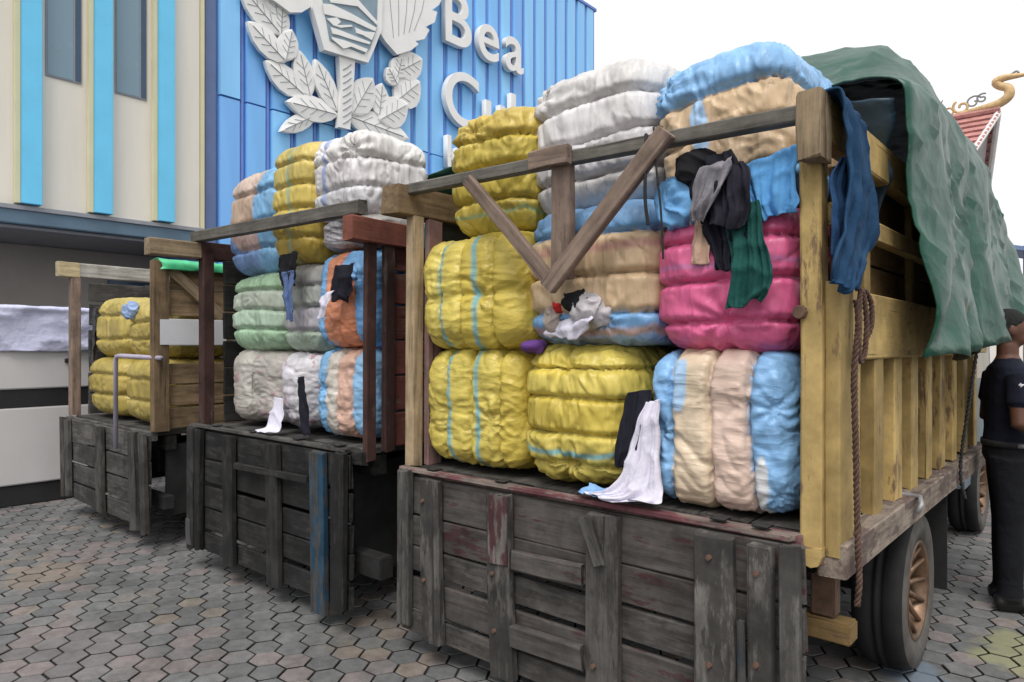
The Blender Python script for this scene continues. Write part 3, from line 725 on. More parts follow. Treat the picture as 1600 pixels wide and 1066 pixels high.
def cab_meshes():
    d = {}
    prof = [(0, .45), (0, 1.55), (.08, 2.02), (1.05, 2.05), (1.25, 1.95), (1.48, 1.2), (1.52, .45)]     # (forward, up)
    return prof
def cab(root, xc, yb, hw):
    prof = cab_meshes()
    c = MB().prism(prof, (xc - hw, yb, 0), (0, 1, 0), (0, 0, 1), (2 * hw, 0, 0)).build('cab', M['cab_paint'], root)
    for s in (-1, 1):
        x0 = xc + s * hw
        MB().prism([(.35, 1.28), (.35, 1.88), (1.05, 1.88), (1.26, 1.28)], (x0 + s * .002, yb, 0), (0, 1, 0), (0, 0, 1), (s * .012, 0, 0)).build('side_window', M['glass'], c)
        MB().box(*sorted((x0 + s * .002, x0 + s * .014)), yb + .3, yb + .42, 1.06, 1.1).build('door_handle', M['dark_metal'], c)
        MB().box(xc + s * .78 - .12, xc + s * .78 + .12, yb + 1.515, yb + 1.55, .72, .86, .01).build('headlight', M['lamp_glass'], c)
    MB().prism([(-hw + .12, 0), (hw - .12, 0), (hw - .18, .6), (-hw + .18, .6)], (xc, yb + 1.468, 1.27), (1, 0, 0), Vector((0, -.293, .956)), (0, .012, .004)).build('windscreen', M['glass'], c)
    MB().box(xc - hw + .03, xc + hw - .03, yb + 1.53, yb + 1.64, .42, .62, .02).build('bumper', M['steel'], c)
def chassis(root, x0, x1, y0, bed, L):
    xc = (x0 + x1) / 2
    m = MB()
    for s in (-1, 1): m.box(xc + s * .38 - .04, xc + s * .38 + .04, y0 + .25, y0 + L + 1.3, .50, .68)
    for k in range(5): m.box(xc - .34, xc + .34, y0 + .4 + k * .8, y0 + .48 + k * .8, .54, .64)
    m.build('chassis', M['dark_metal'], root)
    ax = MB().tube([(xc - .85, y0 + 1.43, .376), (xc + .85, y0 + 1.43, .376)], .06, 10); ax.lathe([(.02, -.16), (.15, -.08), (.16, 0), (.15, .08), (.02, .16)], (xc, y0 + 1.43, .376), 'X', 16)
    ax.build('rear_axle', M['dark_metal'], root)
    MB().tube([(xc - .85, y0 + 4.55, .376), (xc + .85, y0 + 4.55, .376)], .05, 10).build('front_axle', M['dark_metal'], root)
    for k in range(7): bx('floor_bearer', x0 + .06, x1 - .06, y0 + .1 + k * .55, y0 + .18 + k * .55, bed - .16, bed - .05, M['dark_wood'], root, .004)
    wheel(root, x1 - .10, y0 + 1.43, 1); wheel(root, x0 + .10, y0 + 1.43, -1)
    wheel(root, x1 - .22, y0 + 4.55, 1); wheel(root, x0 + .22, y0 + 4.55, -1)
    for s, xx in ((1, x1 - .1), (-1, x0 + .1)):
        bx('mudguard', xx - .14, xx + .14, y0 + 1.0, y0 + 1.86, .80, .815, M['dark_metal'], root, .004)
        bx('mud_flap', xx - .14, xx + .14, y0 + 1.93, y0 + 1.945, .25, .82, M['rubber'], root, .003)
def floor_boards(root, x0, x1, y0, bed, L, mat):
    n = 10; wd = (x1 - x0) / n
    for k in range(n):
        plank('floor_board', (x0 + wd * (k + .5), y0 + .03 + random.uniform(0, .012), bed - .022), (x0 + wd * (k + .5), y0 + L, bed - .022), (1, 0, 0), wd - .006, .04, mat, root)
def tailgate(root, x0, x1, yg, ztop, zbot, rows, battens, pm, bm_fn):
    """hanging board gate: horizontal boards behind upright battens"""
    g = hub('tailgate', ((x0 + x1) / 2, yg, zbot), root)
    zz = ztop
    for k, (h, gap, dx) in enumerate(rows):
        plank('board', (x0 + .005, yg + .022 + random.uniform(-.004, .004), zz - h / 2), (x1 - .005, yg + .022, zz - h / 2 + random.uniform(-.006, .006)), (0, 0, 1), h - .008, .026, pm(k), g, jit=.005)
        zz -= h + gap
    for k, (a, b, zt, zb, lean) in enumerate(battens):
        plank('batten', ((a + b) / 2, yg - .016 - .004 * (k % 3), zt), ((a + b) / 2 + lean, yg - .016 - .004 * (k % 3), zb), (1, 0, 0), b - a, .04, bm_fn(k), g, jit=.006)
    return g
def side_rack(root, x, y0, L, zb, zt, posts, boards, pmat, bmat, side, thick=.03):
    """boards: (z centre, height); the posts stand outside the boards"""
    for (z, h) in boards:
        plank('side_board', (x, y0 + .03, z), (x, y0 + L, z), (0, 0, 1), h, thick, bmat, root)
    for y in posts:
        plank('side_post', (x + side * .055, y, zb), (x + side * .055, y, zt), (0, 1, 0), .11, .07, pmat, root)

# ---------------------------------------------------- nearest truck
TX0, TX1, TY = -2.79, -.72, 2.37
t1 = thing('cargo_truck', ((TX0 + TX1) / 2, TY, 0), 'nearest cargo truck with yellow painted side boards and grey plank tailgate', 'truck', 'trucks parked side by side')
chassis(t1, TX0, TX1, TY, .93, 3.7); cab(t1, (TX0 + TX1) / 2, TY + 3.9, .88)
floor_boards(t1, TX0 + .07, TX1 - .07, TY, .93, 3.6, M['grey_wood'])
# bed edge: hinge rail, maroon strip, hinges
plank('rear_sill', (TX0 + .02, TY - .005, .885), (TX1 - .06, TY - .005, .885), (0, 0, 1), .075, .05, M['maroon_edge'], t1)
plank('hinge_strip', (TX0 + .04, TY - .052, .928), (TX1 - .08, TY - .052, .920), (0, 1, 0), .045, .022, M['maroon_edge'], t1, jit=.006)
for x in (-2.52, -2.07, -1.55, -1.05, -.9): 
    bx('hinge', x - .03, x + .03, TY - .078, TY - .02, .941, .947, M['dark_metal'], t1, .003)
bat = [(-2.776, -2.69, .925, .16, 0), (-2.595, -2.466, .90, .13, .01), (-2.141, -2.007, .90, .10, .015), (-1.613, -1.462, .885, .10, 0), (-1.135, -.990, .895, .08, 0), (-.935, -.853, .885, .08, 0), (-.832, -.768, .90, .09, 0)]
bm = [M['mid_wood'], M['grey_wood_pale'], M['grey_wood_pale'], M['grey_wood'], M['grey_wood_pale'], M['grey_wood_pale'], M['mid_wood']]
bat = [(a * .985, b * .985, c, d, e) for a, b, c, d, e in bat]
tg = tailgate(t1, -2.74, -.755, TY - .075, .905, .12, [(.195, .002, 0), (.155, .003, 0), (.13, .022, 0), (.16, .012, 0), (.11, .006, 0)],
              bat, lambda k: [M['grey_wood_red'], M['grey_wood_red'], M['grey_wood'], M['grey_wood_red'], M['grey_wood']][k % 5], lambda k: bm[k])
plank('loose_board', (-1.97, TY - .097, .628), (-1.60, TY - .097, .635), (0, 0, 1), .085, .03, M['grey_wood_red'], tg)
plank('maroon_painted_strip', (-2.035, TY - .124, .895), (-2.030, TY - .124, .60), (1, 0, 0), .11, .01, M['grey_wood_maroon'], tg)
plank('loose_board', (-1.97, TY - .100, .30), (-1.60, TY - .100, .31), (0, 0, 1), .095, .035, M['grey_wood_red'], tg)
plank('short_brace', (-1.575, TY - .132, .875), (-1.50, TY - .132, .70), (1, 0, 0), .05, .02, M['mid_wood'], tg)
plank('blue_painted_strip', (-.955, TY - .094, .62), (-.955, TY - .094, .34), (1, 0, 0), .028, .012, M['grey_wood_blue'], tg)
for x, z in ((-2.53, .80), (-2.52, .42), (-2.07, .84), (-2.06, .3), (-1.54, .78), (-1.54, .3), (-1.06, .82), (-1.06, .45), (-.895, .8), (-.895, .5), (-2.07, .55), (-1.06, .2)):
    MB().lathe([(.0, -.006), (.009, -.004), (.011, .006), (.011, .012)], (0, 0, 0), 'X', 8).build('bolt', M['rust'], tg).matrix_basis = Matrix.Translation((x, TY - .121, z)) @ Matrix.Rotation(math.pi / 2, 4, 'Z')
# left side: post, rail, dark boards
plank('corner_post', (-2.755, TY + .02, .93), (-2.745, TY + .02, 2.22), (1, 0, 0), .065, .07, M['tan_wood'], t1)
plank('corner_post', (-2.705, TY + .11, .93), (-2.70, TY + .11, 2.2), (0, 1, 0), .10, .035, M['pink_wood'], t1)
plank('top_rail', (-2.775, TY - .12, 2.285), (-2.775, TY + 3.5, 2.285), (0, 0, 1), .15, .13, M['brown_wood'], t1, jit=.006)
side_rack(t1, -2.745, TY + .1, 3.4, .95, 2.2, (TY + .7, TY + 1.4, TY + 2.1, TY + 2.8), [(1.03, .2), (1.25, .2), (1.47, .2), (1.69, .2), (1.91, .2), (2.11, .18)], M['dark_wood'], M['dark_wood'], -1)
# right side
plank('corner_post', (-.757, TY + .035, .86), (-.757, TY + .035, 2.20), (1, 0, 0), .068, .08, M['yellow_wood'], t1)
plank('corner_post', (-.700, TY + .10, .86), (-.700, TY + .10, 1.76), (0, 1, 0), .15, .05, M['yellow_wood'], t1)
plank('end_grain_block', (-.73, TY - .04, 2.145), (-.73, TY - .04, 2.352), (1, 0, 0), .078, .11, M['tan_wood'], t1, jit=.008)
plank('top_rail', (-.735, TY + .02, 2.285), (-.735, TY + 3.5, 2.28), (0, 0, 1), .15, .06, M['yellow_wood'], t1)
plank('side_rail', (-.715, TY + .08, 1.99), (-.715, TY + 3.4, 1.985), (0, 0, 1), .075, .045, M['yellow_wood'], t1)
plank('wide_side_board', (-.712, TY + .19, 1.625), (-.712, TY + 3.5, 1.62), (0, 0, 1), .245, .045, M['yellow_wood'], t1)
for k, z in enumerate((.98, 1.14, 1.30, 1.46)): plank('side_board', (-.775, TY + .09, z), (-.775, TY + 3.5, z), (0, 0, 1), .155, .028, M['yellow_dark'], t1)
for k, z in enumerate((1.64, 1.80, 1.96, 2.12)): plank('side_board', (-.772, TY + .28, z), (-.778, TY + 3.5, z), (0, 0, 1), .15, .025, M['yellow_dark'], t1)
for y in (2.66, 2.98, 3.30, 3.62, 3.95, 4.30, 4.66, 5.04, 5.42):
    plank('side_post', (-.727, y, .90), (-.727, y, 1.50), (0, 1, 0), .125, .06, M['yellow_wood'], t1)
for y in (2.97, 3.75, 4.6, 5.4): plank('upper_post', (-.748, y, 1.75), (-.748, y, 2.235), (0, 1, 0), .07, .03, M['yellow_wood'], t1)
plank('side_sill', (-.70, TY + .03, .845), (-.70, TY + 3.2, .825), (0, 0, 1), .115, .09, m_wood('worn_tan_sill', (.25, .205, .165, 1), hexc('6d5e58'), .52, dirt=.4), t1)
MB().prism([(0, 0), (.015, -.02), (.035, -.028), (.058, -.02), (.07, .01), (.07, .04), (0, .04)], (-.792, TY - .012, .85), (1, 0, 0), (0, 0, 1), (0, .05, 0)).build('steel_corner', M['yellow_wood'], t1)
bx('bumper_bar', -2.5, -.665, TY + .10, TY + .19, .55, .62, M['yellow_dark'], t1, .006)
bx('bumper_stay', -.80, -.72, TY + .12, TY + .19, .625, .84, M['rust'], t1, .006)
bx('bumper_stay', -2.5, -2.42, TY + .12, TY + .19, .625, .84, M['rust'], t1, .006)
MB().tube([(-.64, 3.35, .84), (-.625, 3.36, .875), (-.64, 3.42, .895), (-.72, 3.42, .90), (-.78, 3.4, .90)], .012, 8).build('sill_bracket', M['steel'], t1, True)
MB().lathe([(.0, -.012), (.02, -.01), (.024, .0), (.024, .02)], (0, 0, 0), 'X', 10).build('peg', M['rust'], t1).matrix_basis = Matrix.Translation((-.79, TY - .012, 1.66)) @ Matrix.Rotation(math.pi / 2, 4, 'Z')
# top bar and V brace across the opening
plank('top_bar', (-2.79, TY - .03, 2.345), (-.768, TY - .03, 2.31), (0, 0, 1), .055, .05, M['bar_wood'], t1)
plank('brace', (-2.26, TY - .075, 2.315), (-1.765, TY - .075, 1.80), (1, 0, 0), .062, .035, M['brace_wood'], t1)
plank('brace', (-1.24, TY - .085, 2.33), (-1.785, TY - .085, 1.79), (1, 0, 0), .075, .04, M['brace_wood'], t1)
plank('brace_post', (-1.745, TY - .035, 2.31), (-1.745, TY - .035, 1.83), (1, 0, 0), .095, .05, M['brace_wood'], t1)
plank('brace_block', (-1.885, TY - .078, 2.335), (-1.685, TY - .078, 2.33), (0, 0, 1), .08, .04, M['brace_wood'], t1)
plank('head_board', (TX0 + .1, TY + 3.55, 1.55), (TX1 - .1, TY + 3.55, 1.55), (0, 0, 1), 1.2, .05, M['dark_wood'], t1)

# ---------------------------------------------------- middle truck
UX0, UX1, UY = -4.97, -3.02, 2.30
t2 = thing('cargo_truck', ((UX0 + UX1) / 2, UY, 0), 'middle cargo truck with sooty black tailgate and red-brown side boards', 'truck', 'trucks parked side by side')
chassis(t2, UX0, UX1, UY, .99, 3.7); cab(t2, (UX0 + UX1) / 2, UY + 3.9, .88)
floor_boards(t2, UX0 + .07, UX1 - .07, UY, .99, 3.6, M['mid_wood'])
plank('rear_sill', (UX0 + .02, UY - .005, .945), (UX1 - .02, UY - .005, .945), (0, 0, 1), .075, .05, M['dark_wood'], t2)
plank('hinge_strip', (UX0 + .03, UY - .055, .99), (UX1 - .1, UY - .055, .985), (0, 1, 0), .05, .022, M['mid_wood'], t2, jit=.006)
for x in (-4.6, -4.1, -3.6, -3.2): bx('hinge', x - .03, x + .03, UY - .082, UY - .02, 1.003, 1.009, M['dark_metal'], t2, .003)
bat2 = [(-4.93, -4.84, .98, .14, 0), (-4.80, -4.73, .97, .15, 0), (-4.40, -4.28, .965, .13, .02), (-3.88, -3.75, .96, .12, .02), (-3.40, -3.27, .96, .07, .02), (-3.19, -3.08, .97, .14, 0)]
b2m = [M['dark_wood_pale'], M['dark_wood'], M['dark_wood_pale'], M['dark_wood'], M['grey_wood_blue'], M['dark_wood_pale']]
tg2 = tailgate(t2, -4.93, -3.08, UY - .08, .965, .15, [(.19, .004, 0), (.16, .02, 0), (.15, .004, 0), (.15, .02, 0), (.13, .0, 0)], bat2, lambda k: M['dark_wood'] if k % 2 else M['dark_wood_pale'], lambda k: b2m[k])
plank('blue_painted_strip', (-4.885, UY - .12, .34), (-4.885, UY - .12, .17), (1, 0, 0), .07, .012, M['grey_wood_blue'], tg2)
plank('loose_board', (-4.25, UY - .107, .78), (-3.42, UY - .107, .80), (0, 0, 1), .04, .025, M['dark_wood_pale'], tg2)
bx('bumper_bar', -4.7, -2.94, UY + .02, UY + .11, .30, .42, M['dark_wood_pale'], t2, .006)
plank('corner_post', (-4.93, UY + .03, .99), (-4.93, UY + .03, 2.2), (1, 0, 0), .08, .08, M['red_wood'], t2)
plank('corner_post', (-3.05, UY + .035, .93), (-3.045, UY + .035, 2.10), (1, 0, 0), .035, .07, M['red_wood'], t2)
plank('corner_post', (-3.025, UY + .14, .97), (-3.025, UY + .14, 2.1), (0, 1, 0), .07, .04, M['red_wood'], t2)
side_rack(t2, -4.87, UY + .1, 3.4, .99, 2.2, (UY + .7, UY + 1.5, UY + 2.3, UY + 3.1), [(1.09, .19), (1.29, .19), (1.49, .19), (1.69, .19), (1.89, .19), (2.08, .17)], M['dark_wood'], M['dark_wood'], -1)
side_rack(t2, -3.06, UY + .14, 3.4, .99, 2.2, (UY + .55, UY + 1.3, UY + 2.1, UY + 2.9), [(1.08, .19), (1.28, .195), (1.48, .19), (1.68, .19), (1.87, .17), (2.03, .12)], M['red_board'], M['red_board'], 1)
tr = plank('top_rail', (-4.95, UY - .37, 2.225), (-4.95, UY + 3.4, 2.225), (0, 0, 1), .11, .10, M['tan_wood'], t2)
plank('red_rail_sleeve', (-4.95, UY - .02, 2.226), (-4.95, UY + .4, 2.226), (0, 0, 1), .122, .112, M['red_wood'], tr)
plank('top_rail', (-3.04, UY - .12, 2.165), (-3.04, UY + .32, 2.16), (0, 0, 1), .13, .09, M['bright_red'], t2)
plank('top_rail', (-3.04, UY + .33, 2.165), (-3.04, UY + 3.4, 2.16), (0, 0, 1), .13, .09, m_wood('teal_painted_wood', (.12, .10, .09, 1), hexc('4c8ca0'), .42), t2)
plank('top_bar', (-4.99, UY - .03, 2.325), (-3.02, UY - .03, 2.285), (0, 0, 1), .075, .06, M['bar_wood'], t2)
plank('head_board', (UX0 + .1, UY + 3.55, 1.6), (UX1 - .1, UY + 3.55, 1.6), (0, 0, 1), 1.2, .05, M['dark_wood'], t2)

# ---------------------------------------------------- farthest truck
VX0, VX1, VY = -7.42, -5.47, 2.20
t3 = thing('cargo_truck', ((VX0 + VX1) / 2, VY, 0), 'farthest cargo truck beside the white booth, grey tailgate and brown plank side', 'truck', 'trucks parked side by side')
chassis(t3, VX0, VX1, VY, .90, 3.7); cab(t3, (VX0 + VX1) / 2, VY + 3.9, .88)
floor_boards(t3, VX0 + .07, VX1 - .07, VY, .90, 3.6, M['mid_wood'])
plank('rear_sill', (VX0 + .02, VY - .005, .86), (VX1 - .02, VY - .005, .86), (0, 0, 1), .07, .05, M['mid_wood'], t3)
bat3 = [(-7.37, -7.28, .89, .17, .04), (-7.24, -7.15, .88, .19, .04), (-6.45, -6.33, .87, .17, .04), (-5.78, -5.66, .88, .14, .05), (-5.56, -5.47, .88, .15, .05)]
tg3 = tailgate(t3, -7.36, -5.49, VY - .06, .88, .17, [(.2, .006, 0), (.18, .006, 0), (.17, .01, 0), (.15, .0, 0)], bat3, lambda k: M['mid_wood'], lambda k: M['mid_wood'] if k % 2 else M['grey_wood'])
plank('corner_post', (-7.36, VY + .03, .90), (-7.36, VY + .03, 2.18), (1, 0, 0), .09, .08, M['brace_wood'], t3)
plank('corner_post', (-5.50, VY + .04, .90), (-5.50, VY + .04, 2.19), (0, 1, 0), .12, .07, M['brown_wood'], t3)
side_rack(t3, -7.30, VY + .1, 3.4, .9, 2.15, (VY + .7, VY + 1.5, VY + 2.3, VY + 3.1), [(1.0, .19), (1.2, .19), (1.4, .19), (1.6, .19), (1.84, .2), (2.05, .17)], M['mid_wood'], M['mid_wood'], -1)
side_rack(t3, -5.53, VY + .1, 3.4, .9, 2.19, (VY + .9, VY + 1.7, VY + 2.5), [(.99, .16), (1.16, .16), (1.33, .16), (1.88, .2), (2.08, .19)], M['brown_wood'], M['brown_wood'], 1)
plank('side_brace', (-5.495, VY + .10, 2.15), (-5.495, VY + .52, 1.78), (0, 1, 0), .085, .03, M['tan_wood'], t3)
tr = plank('top_rail', (-7.38, VY - .10, 2.255), (-7.38, VY + 3.4, 2.235), (0, 0, 1), .13, .10, M['silver_wood'], t3)
plank('cream_beam_end', (-7.38, VY - .104, 2.256), (-7.38, VY + .06, 2.256), (0, 0, 1), .138, .108, M['cream_end'], tr)
bx('white_panel', -5.512, -5.46, VY + .02, VY + .55, 1.55, 1.755, m_plain('white_panel', hexc('d3d3d6'), .5, .06, 3, .05), t3, .006)
pm_ = MB().tube([(-5.9, VY - .13, .74), (-5.9, VY - .13, 1.44), (-5.88, VY - .13, 1.465), (-5.84, VY - .12, 1.47), (-5.42, VY + .02, 1.455)], .018, 8); pm_.build('pipe_frame', m_plain('pale_lilac_pipe', hexc('a79fb0'), .5, .15, 6, .1), t3, True)
bx('bumper_bar', -7.2, -5.45, VY + .05, VY + .13, .30, .40, M['dark_metal'], t3, .006)
plank('head_board', (VX0 + .1, VY + 3.55, 1.55), (VX1 - .1, VY + 3.55, 1.55), (0, 0, 1), 1.2, .05, M['mid_wood'], t3)

for r_, xs_, y_, zb_ in ((t2, (UX0 + .12, UX1 - .30), UY, .93), (t3, (VX0 + .12, VX1 - .12), VY, .84)):
    for x_ in xs_:  # skirts added to darken the underbodies; only farthest truck's right side shows one
        for (ya, yb) in ((.12, .98), (1.98, 3.6)): bx('shade_skirt_board', x_ - .015, x_ + .015, y_ + ya, y_ + yb, .22, zb_ - .06, M['dark_metal'], r_, .004)

# ================================================================== CLOTH
def sheet(name, label, cat, rows, mat, nu=26, nv=40, folds=3., amp=.02, seed=1, group=None, nrm=(0, -1, 0), parent=None, thick=.0025, matback=None, crease=.012, csc=9.):
    """hanging cloth: rows of (left, right) edge points from top to bottom; folds run down it"""
    rows = [(np.array(a, float), np.array(b, float)) for a, b in rows]; n = len(rows); rs = np.random.RandomState(seed)
    L = np.array([r[0] for r in rows]); Rr = np.array([r[1] for r in rows]); tt = np.linspace(0, n - 1, nv + 1)
    def interp(A):
        out = []
        for t in tt:
            i = min(int(t), n - 2); f = t - i; p0, p1, p2, p3 = A[max(i - 1, 0)], A[i], A[i + 1], A[min(i + 2, n - 1)]
            out.append(.5 * ((2 * p1) + (-p0 + p2) * f + (2 * p0 - 5 * p1 + 4 * p2 - p3) * f * f + (-p0 + 3 * p1 - 3 * p2 + p3) * f ** 3))
        return np.array(out)
    Li, Ri = interp(L), interp(Rr); u = np.linspace(0, 1, nu + 1)
    P = Li[:, None, :] * (1 - u)[None, :, None] + Ri[:, None, :] * u[None, :, None]
    nn = np.array(nrm, float); nn /= np.linalg.norm(nn)
    v = np.linspace(0, 1, nv + 1)[:, None]; ph = rs.uniform(0, 6.28)
    w0 = u[None] * folds * 6.283 + ph + 1.3 * np.sin(v * 4 + ph)
    d = amp * ((1.6 * np.abs(np.sin(w0 * .5 + .4 * np.sin(w0 * 1.7))) - .8) + .35 * np.sin(w0 * 2.3 + 2 * v)) * (.45 + .55 * v)
    Q = P.reshape(-1, 3) + rs.uniform(0, 100, 3)
    d = d.ravel() + (ridged(Q * csc) ** 3 - .3) * crease + noise(Q * csc * .45) * crease * 1.6
    P = P.reshape(-1, 3) + nn * d[:, None]
    lat = Rr.mean(0) - L.mean(0); lw = np.linalg.norm(lat); lat = lat / lw
    vv = np.repeat(np.linspace(0, 1, nv + 1), nu + 1); uu = np.tile(u, nv + 1)
    s0 = rs.uniform(0, 50); side_ = (uu - .5) * 2
    we = noise(np.stack([vv * 5 + s0, np.sign(side_) * 3 + 7, np.zeros_like(vv) + .5], 1)) * np.abs(side_) ** 2 * min(.10 * lw, .03)
    he = noise(np.stack([uu * 4 + s0, vv * 0 + 2.5, np.zeros_like(vv) + .5], 1)) * np.clip((vv - .8) / .2, 0, 1) * min(.05, .2 * lw)
    P = P + we[:, None] * lat + noise(Q * 14)[:, None] * .006 * np.array([1, 0, 1])
    if abs(nn[2]) < .5: P[:, 2] += he
    F = [(j * (nu + 1) + i, j * (nu + 1) + i + 1, (j + 1) * (nu + 1) + i + 1, (j + 1) * (nu + 1) + i) for j in range(nv) for i in range(nu)]
    V, mw = recenter(P); me = mesh_from(name, V, F, [mat, matback] if matback else mat, True)
    o = obj(name, me, parent, mw)
    md = o.modifiers.new('thick', 'SOLIDIFY'); md.thickness = thick; md.offset = 0
    if matback: md.material_offset = 1
    if cat: tag(o, label, cat, group)
    return o
def wad(name, label, cat, c, size, mat, seed, group=None, N=26, e=2.3, fold=1.):
    """crumpled garment"""
    rs = np.random.RandomState(seed); q, F = rcube(N); H = np.array(size) / 2.
    q = q / (np.abs(q) ** e).sum(1)[:, None] ** (1 / e); P0 = q * H + rs.uniform(0, 100, 3)
    nr_ = q / np.linalg.norm(q, axis=1)[:, None]
    wv = np.stack([noise(P0 * 8), noise(P0 * 8 + 9), noise(P0 * 8 + 21)], 1)
    d = noise(P0 * 6) * .06 + (ridged(P0 * np.array([9., 9., 5.]) + wv * 1.4) ** 2 - .4) * .022 * fold + (ridged(P0 * np.array([24., 24., 13.]) + wv * 2) ** 2 - .4) * .007
    P = q * H + nr_ * d[:, None] * (min(size) / .16)
    o = obj(name, mesh_from(name, P, F, mat, True), None, Matrix.Translation(c)); tag(o, label, cat, group); return o
C_navy = m_cloth('navy_black_cloth', (.012, .012, .02, 1)); C_grey = m_cloth('grey_print_cloth', hexc('7d7a80'), .35, 14)
C_green = m_cloth('dark_green_cloth', hexc('1b4a45')); C_beige = m_cloth('beige_cloth', hexc('b99a86')); C_white = m_cloth('white_cloth', hexc('d3cfdd'), .08)
C_jean = m_cloth('blue_denim', hexc('20405f')); C_jean2 = m_cloth('dark_blue_denim', hexc('223e60')); C_red = m_cloth('red_cloth', hexc('b4302c')); C_black = m_cloth('black_cloth', (.012, .012, .014, 1))
C_purple = m_cloth('purple_cloth', hexc('5b3a78')); C_blue = m_cloth('pale_blue_cloth', hexc('86aede')); C_lilac = m_cloth('lilac_white_sheet', hexc('c9cbe4'), .06)
GC = 'loose garments hanging from the bales'
# jeans thrown over the right rail end of the nearest truck
sheet('trousers', 'blue denim trousers hanging over the rail end at right corner post', 'trousers', [((-.745, 2.33, 2.36), (-.72, 2.66, 2.37)), ((-.655, 2.33, 2.34), (-.665, 2.66, 2.30)), ((-.64, 2.34, 2.10), (-.65, 2.70, 2.05)), ((-.645, 2.30, 1.92), (-.65, 2.70, 1.92)), ((-.65, 2.24, 1.78), (-.65, 2.62, 1.86)), ((-.65, 2.26, 1.72), (-.65, 2.44, 1.75))],
      C_jean, 30, 50, 3.5, .018, 3, GC, (1, -.2, 0), thick=.007)
sheet('trousers', 'darker denim trouser leg hanging behind the blue trousers at the corner post', 'trousers', [((-.685, 2.40, 2.16), (-.68, 2.50, 2.18)), ((-.68, 2.34, 2.07), (-.668, 2.47, 2.07)), ((-.67, 2.30, 1.95), (-.665, 2.5, 1.9)), ((-.668, 2.3, 1.84), (-.665, 2.48, 1.80))], C_jean2, 20, 36, 2.5, .012, 5, GC, (1, -.2, 0))
yk = 2.35
sheet('garment', 'black garment hanging out of the top right bale', 'garment', [((-1.19, yk, 2.22), (-1.02, yk, 2.24)), ((-1.17, yk, 2.10), (-.96, yk, 2.08)), ((-1.13, yk, 1.98), (-.94, yk, 1.93)), ((-1.10, yk, 1.88), (-.98, yk, 1.84)), ((-1.07, yk, 1.83), (-1.0, yk, 1.81))], C_navy, 26, 40, 2.6, .025, 7, GC)
sheet('garment', 'dark green garment hanging in front of the pink bale', 'garment', [((-1.04, yk - .02, 2.02), (-.92, yk - .02, 2.04)), ((-1.02, yk - .02, 1.93), (-.90, yk - .02, 1.95)), ((-1.01, yk - .03, 1.82), (-.87, yk - .03, 1.83)), ((-1.03, yk - .03, 1.71), (-.86, yk - .03, 1.74)), ((-1.025, yk - .03, 1.685), (-.90, yk - .03, 1.70))], C_green, 26, 40, 2.5, .02, 8, GC)
sheet('garment', 'grey patterned garment hanging at the mouth of the top right bale', 'garment', [((-1.12, yk + .02, 2.20), (-1.02, yk + .02, 2.22)), ((-1.13, yk - .04, 2.17), (-1.0, yk - .04, 2.18)), ((-1.145, yk - .05, 2.10), (-1.02, yk - .05, 2.11)), ((-1.16, yk - .045, 2.03), (-1.08, yk - .045, 2.02)), ((-1.155, yk - .04, 1.99), (-1.11, yk - .04, 1.985))], C_grey, 22, 34, 2.6, .018, 9, GC)
wad('garment', 'black garment stuffed above the grey patterned one', 'garment', (-1.165, yk + .04, 2.20), (.13, .10, .13), C_black, 10, GC)
sheet('garment', 'dark grey garment hanging beside the grey patterned one', 'garment', [((-1.06, yk + .0, 2.19), (-.97, yk, 2.19)), ((-1.07, yk - .03, 2.13), (-.94, yk - .03, 2.13)), ((-1.09, yk - .03, 2.04), (-.93, yk - .03, 2.03)), ((-1.08, yk - .03, 1.97), (-.96, yk - .03, 1.95))], m_cloth('charcoal_cloth', hexc('23222c'), .3, 9), 22, 30, 2.4, .022, 12, GC)
sheet('garment', 'beige strip of cloth hanging beside the black garment', 'garment', [((-1.155, yk + .01, 2.05), (-1.12, yk + .01, 2.05)), ((-1.17, yk, 1.95), (-1.11, yk, 1.95)), ((-1.175, yk, 1.85), (-1.10, yk, 1.84))], C_beige, 12, 24, 1.5, .01, 13, GC)
sheet('garment', 'blue cloth flap pulled from the top right bale beside the rail end', 'garment', [((-1.06, yk + .10, 2.20), (-.80, yk + .08, 2.24)), ((-1.04, yk + .02, 2.15), (-.79, yk + .02, 2.15)), ((-.99, yk + .01, 2.07), (-.80, yk + .01, 2.03)), ((-.93, yk + .02, 2.0), (-.81, yk + .02, 1.99))], m_cloth('sky_blue_cloth', hexc('5b97cc'), .12), 26, 34, 3, .018, 14, GC)
wad('garment', 'pale blue cloth bulging below the top right bale', 'garment', (-1.24, yk + .07, 2.07), (.20, .16, .20), m_cloth('bale_blue_cloth', hexc('6fa3d2'), .12), 15, GC)
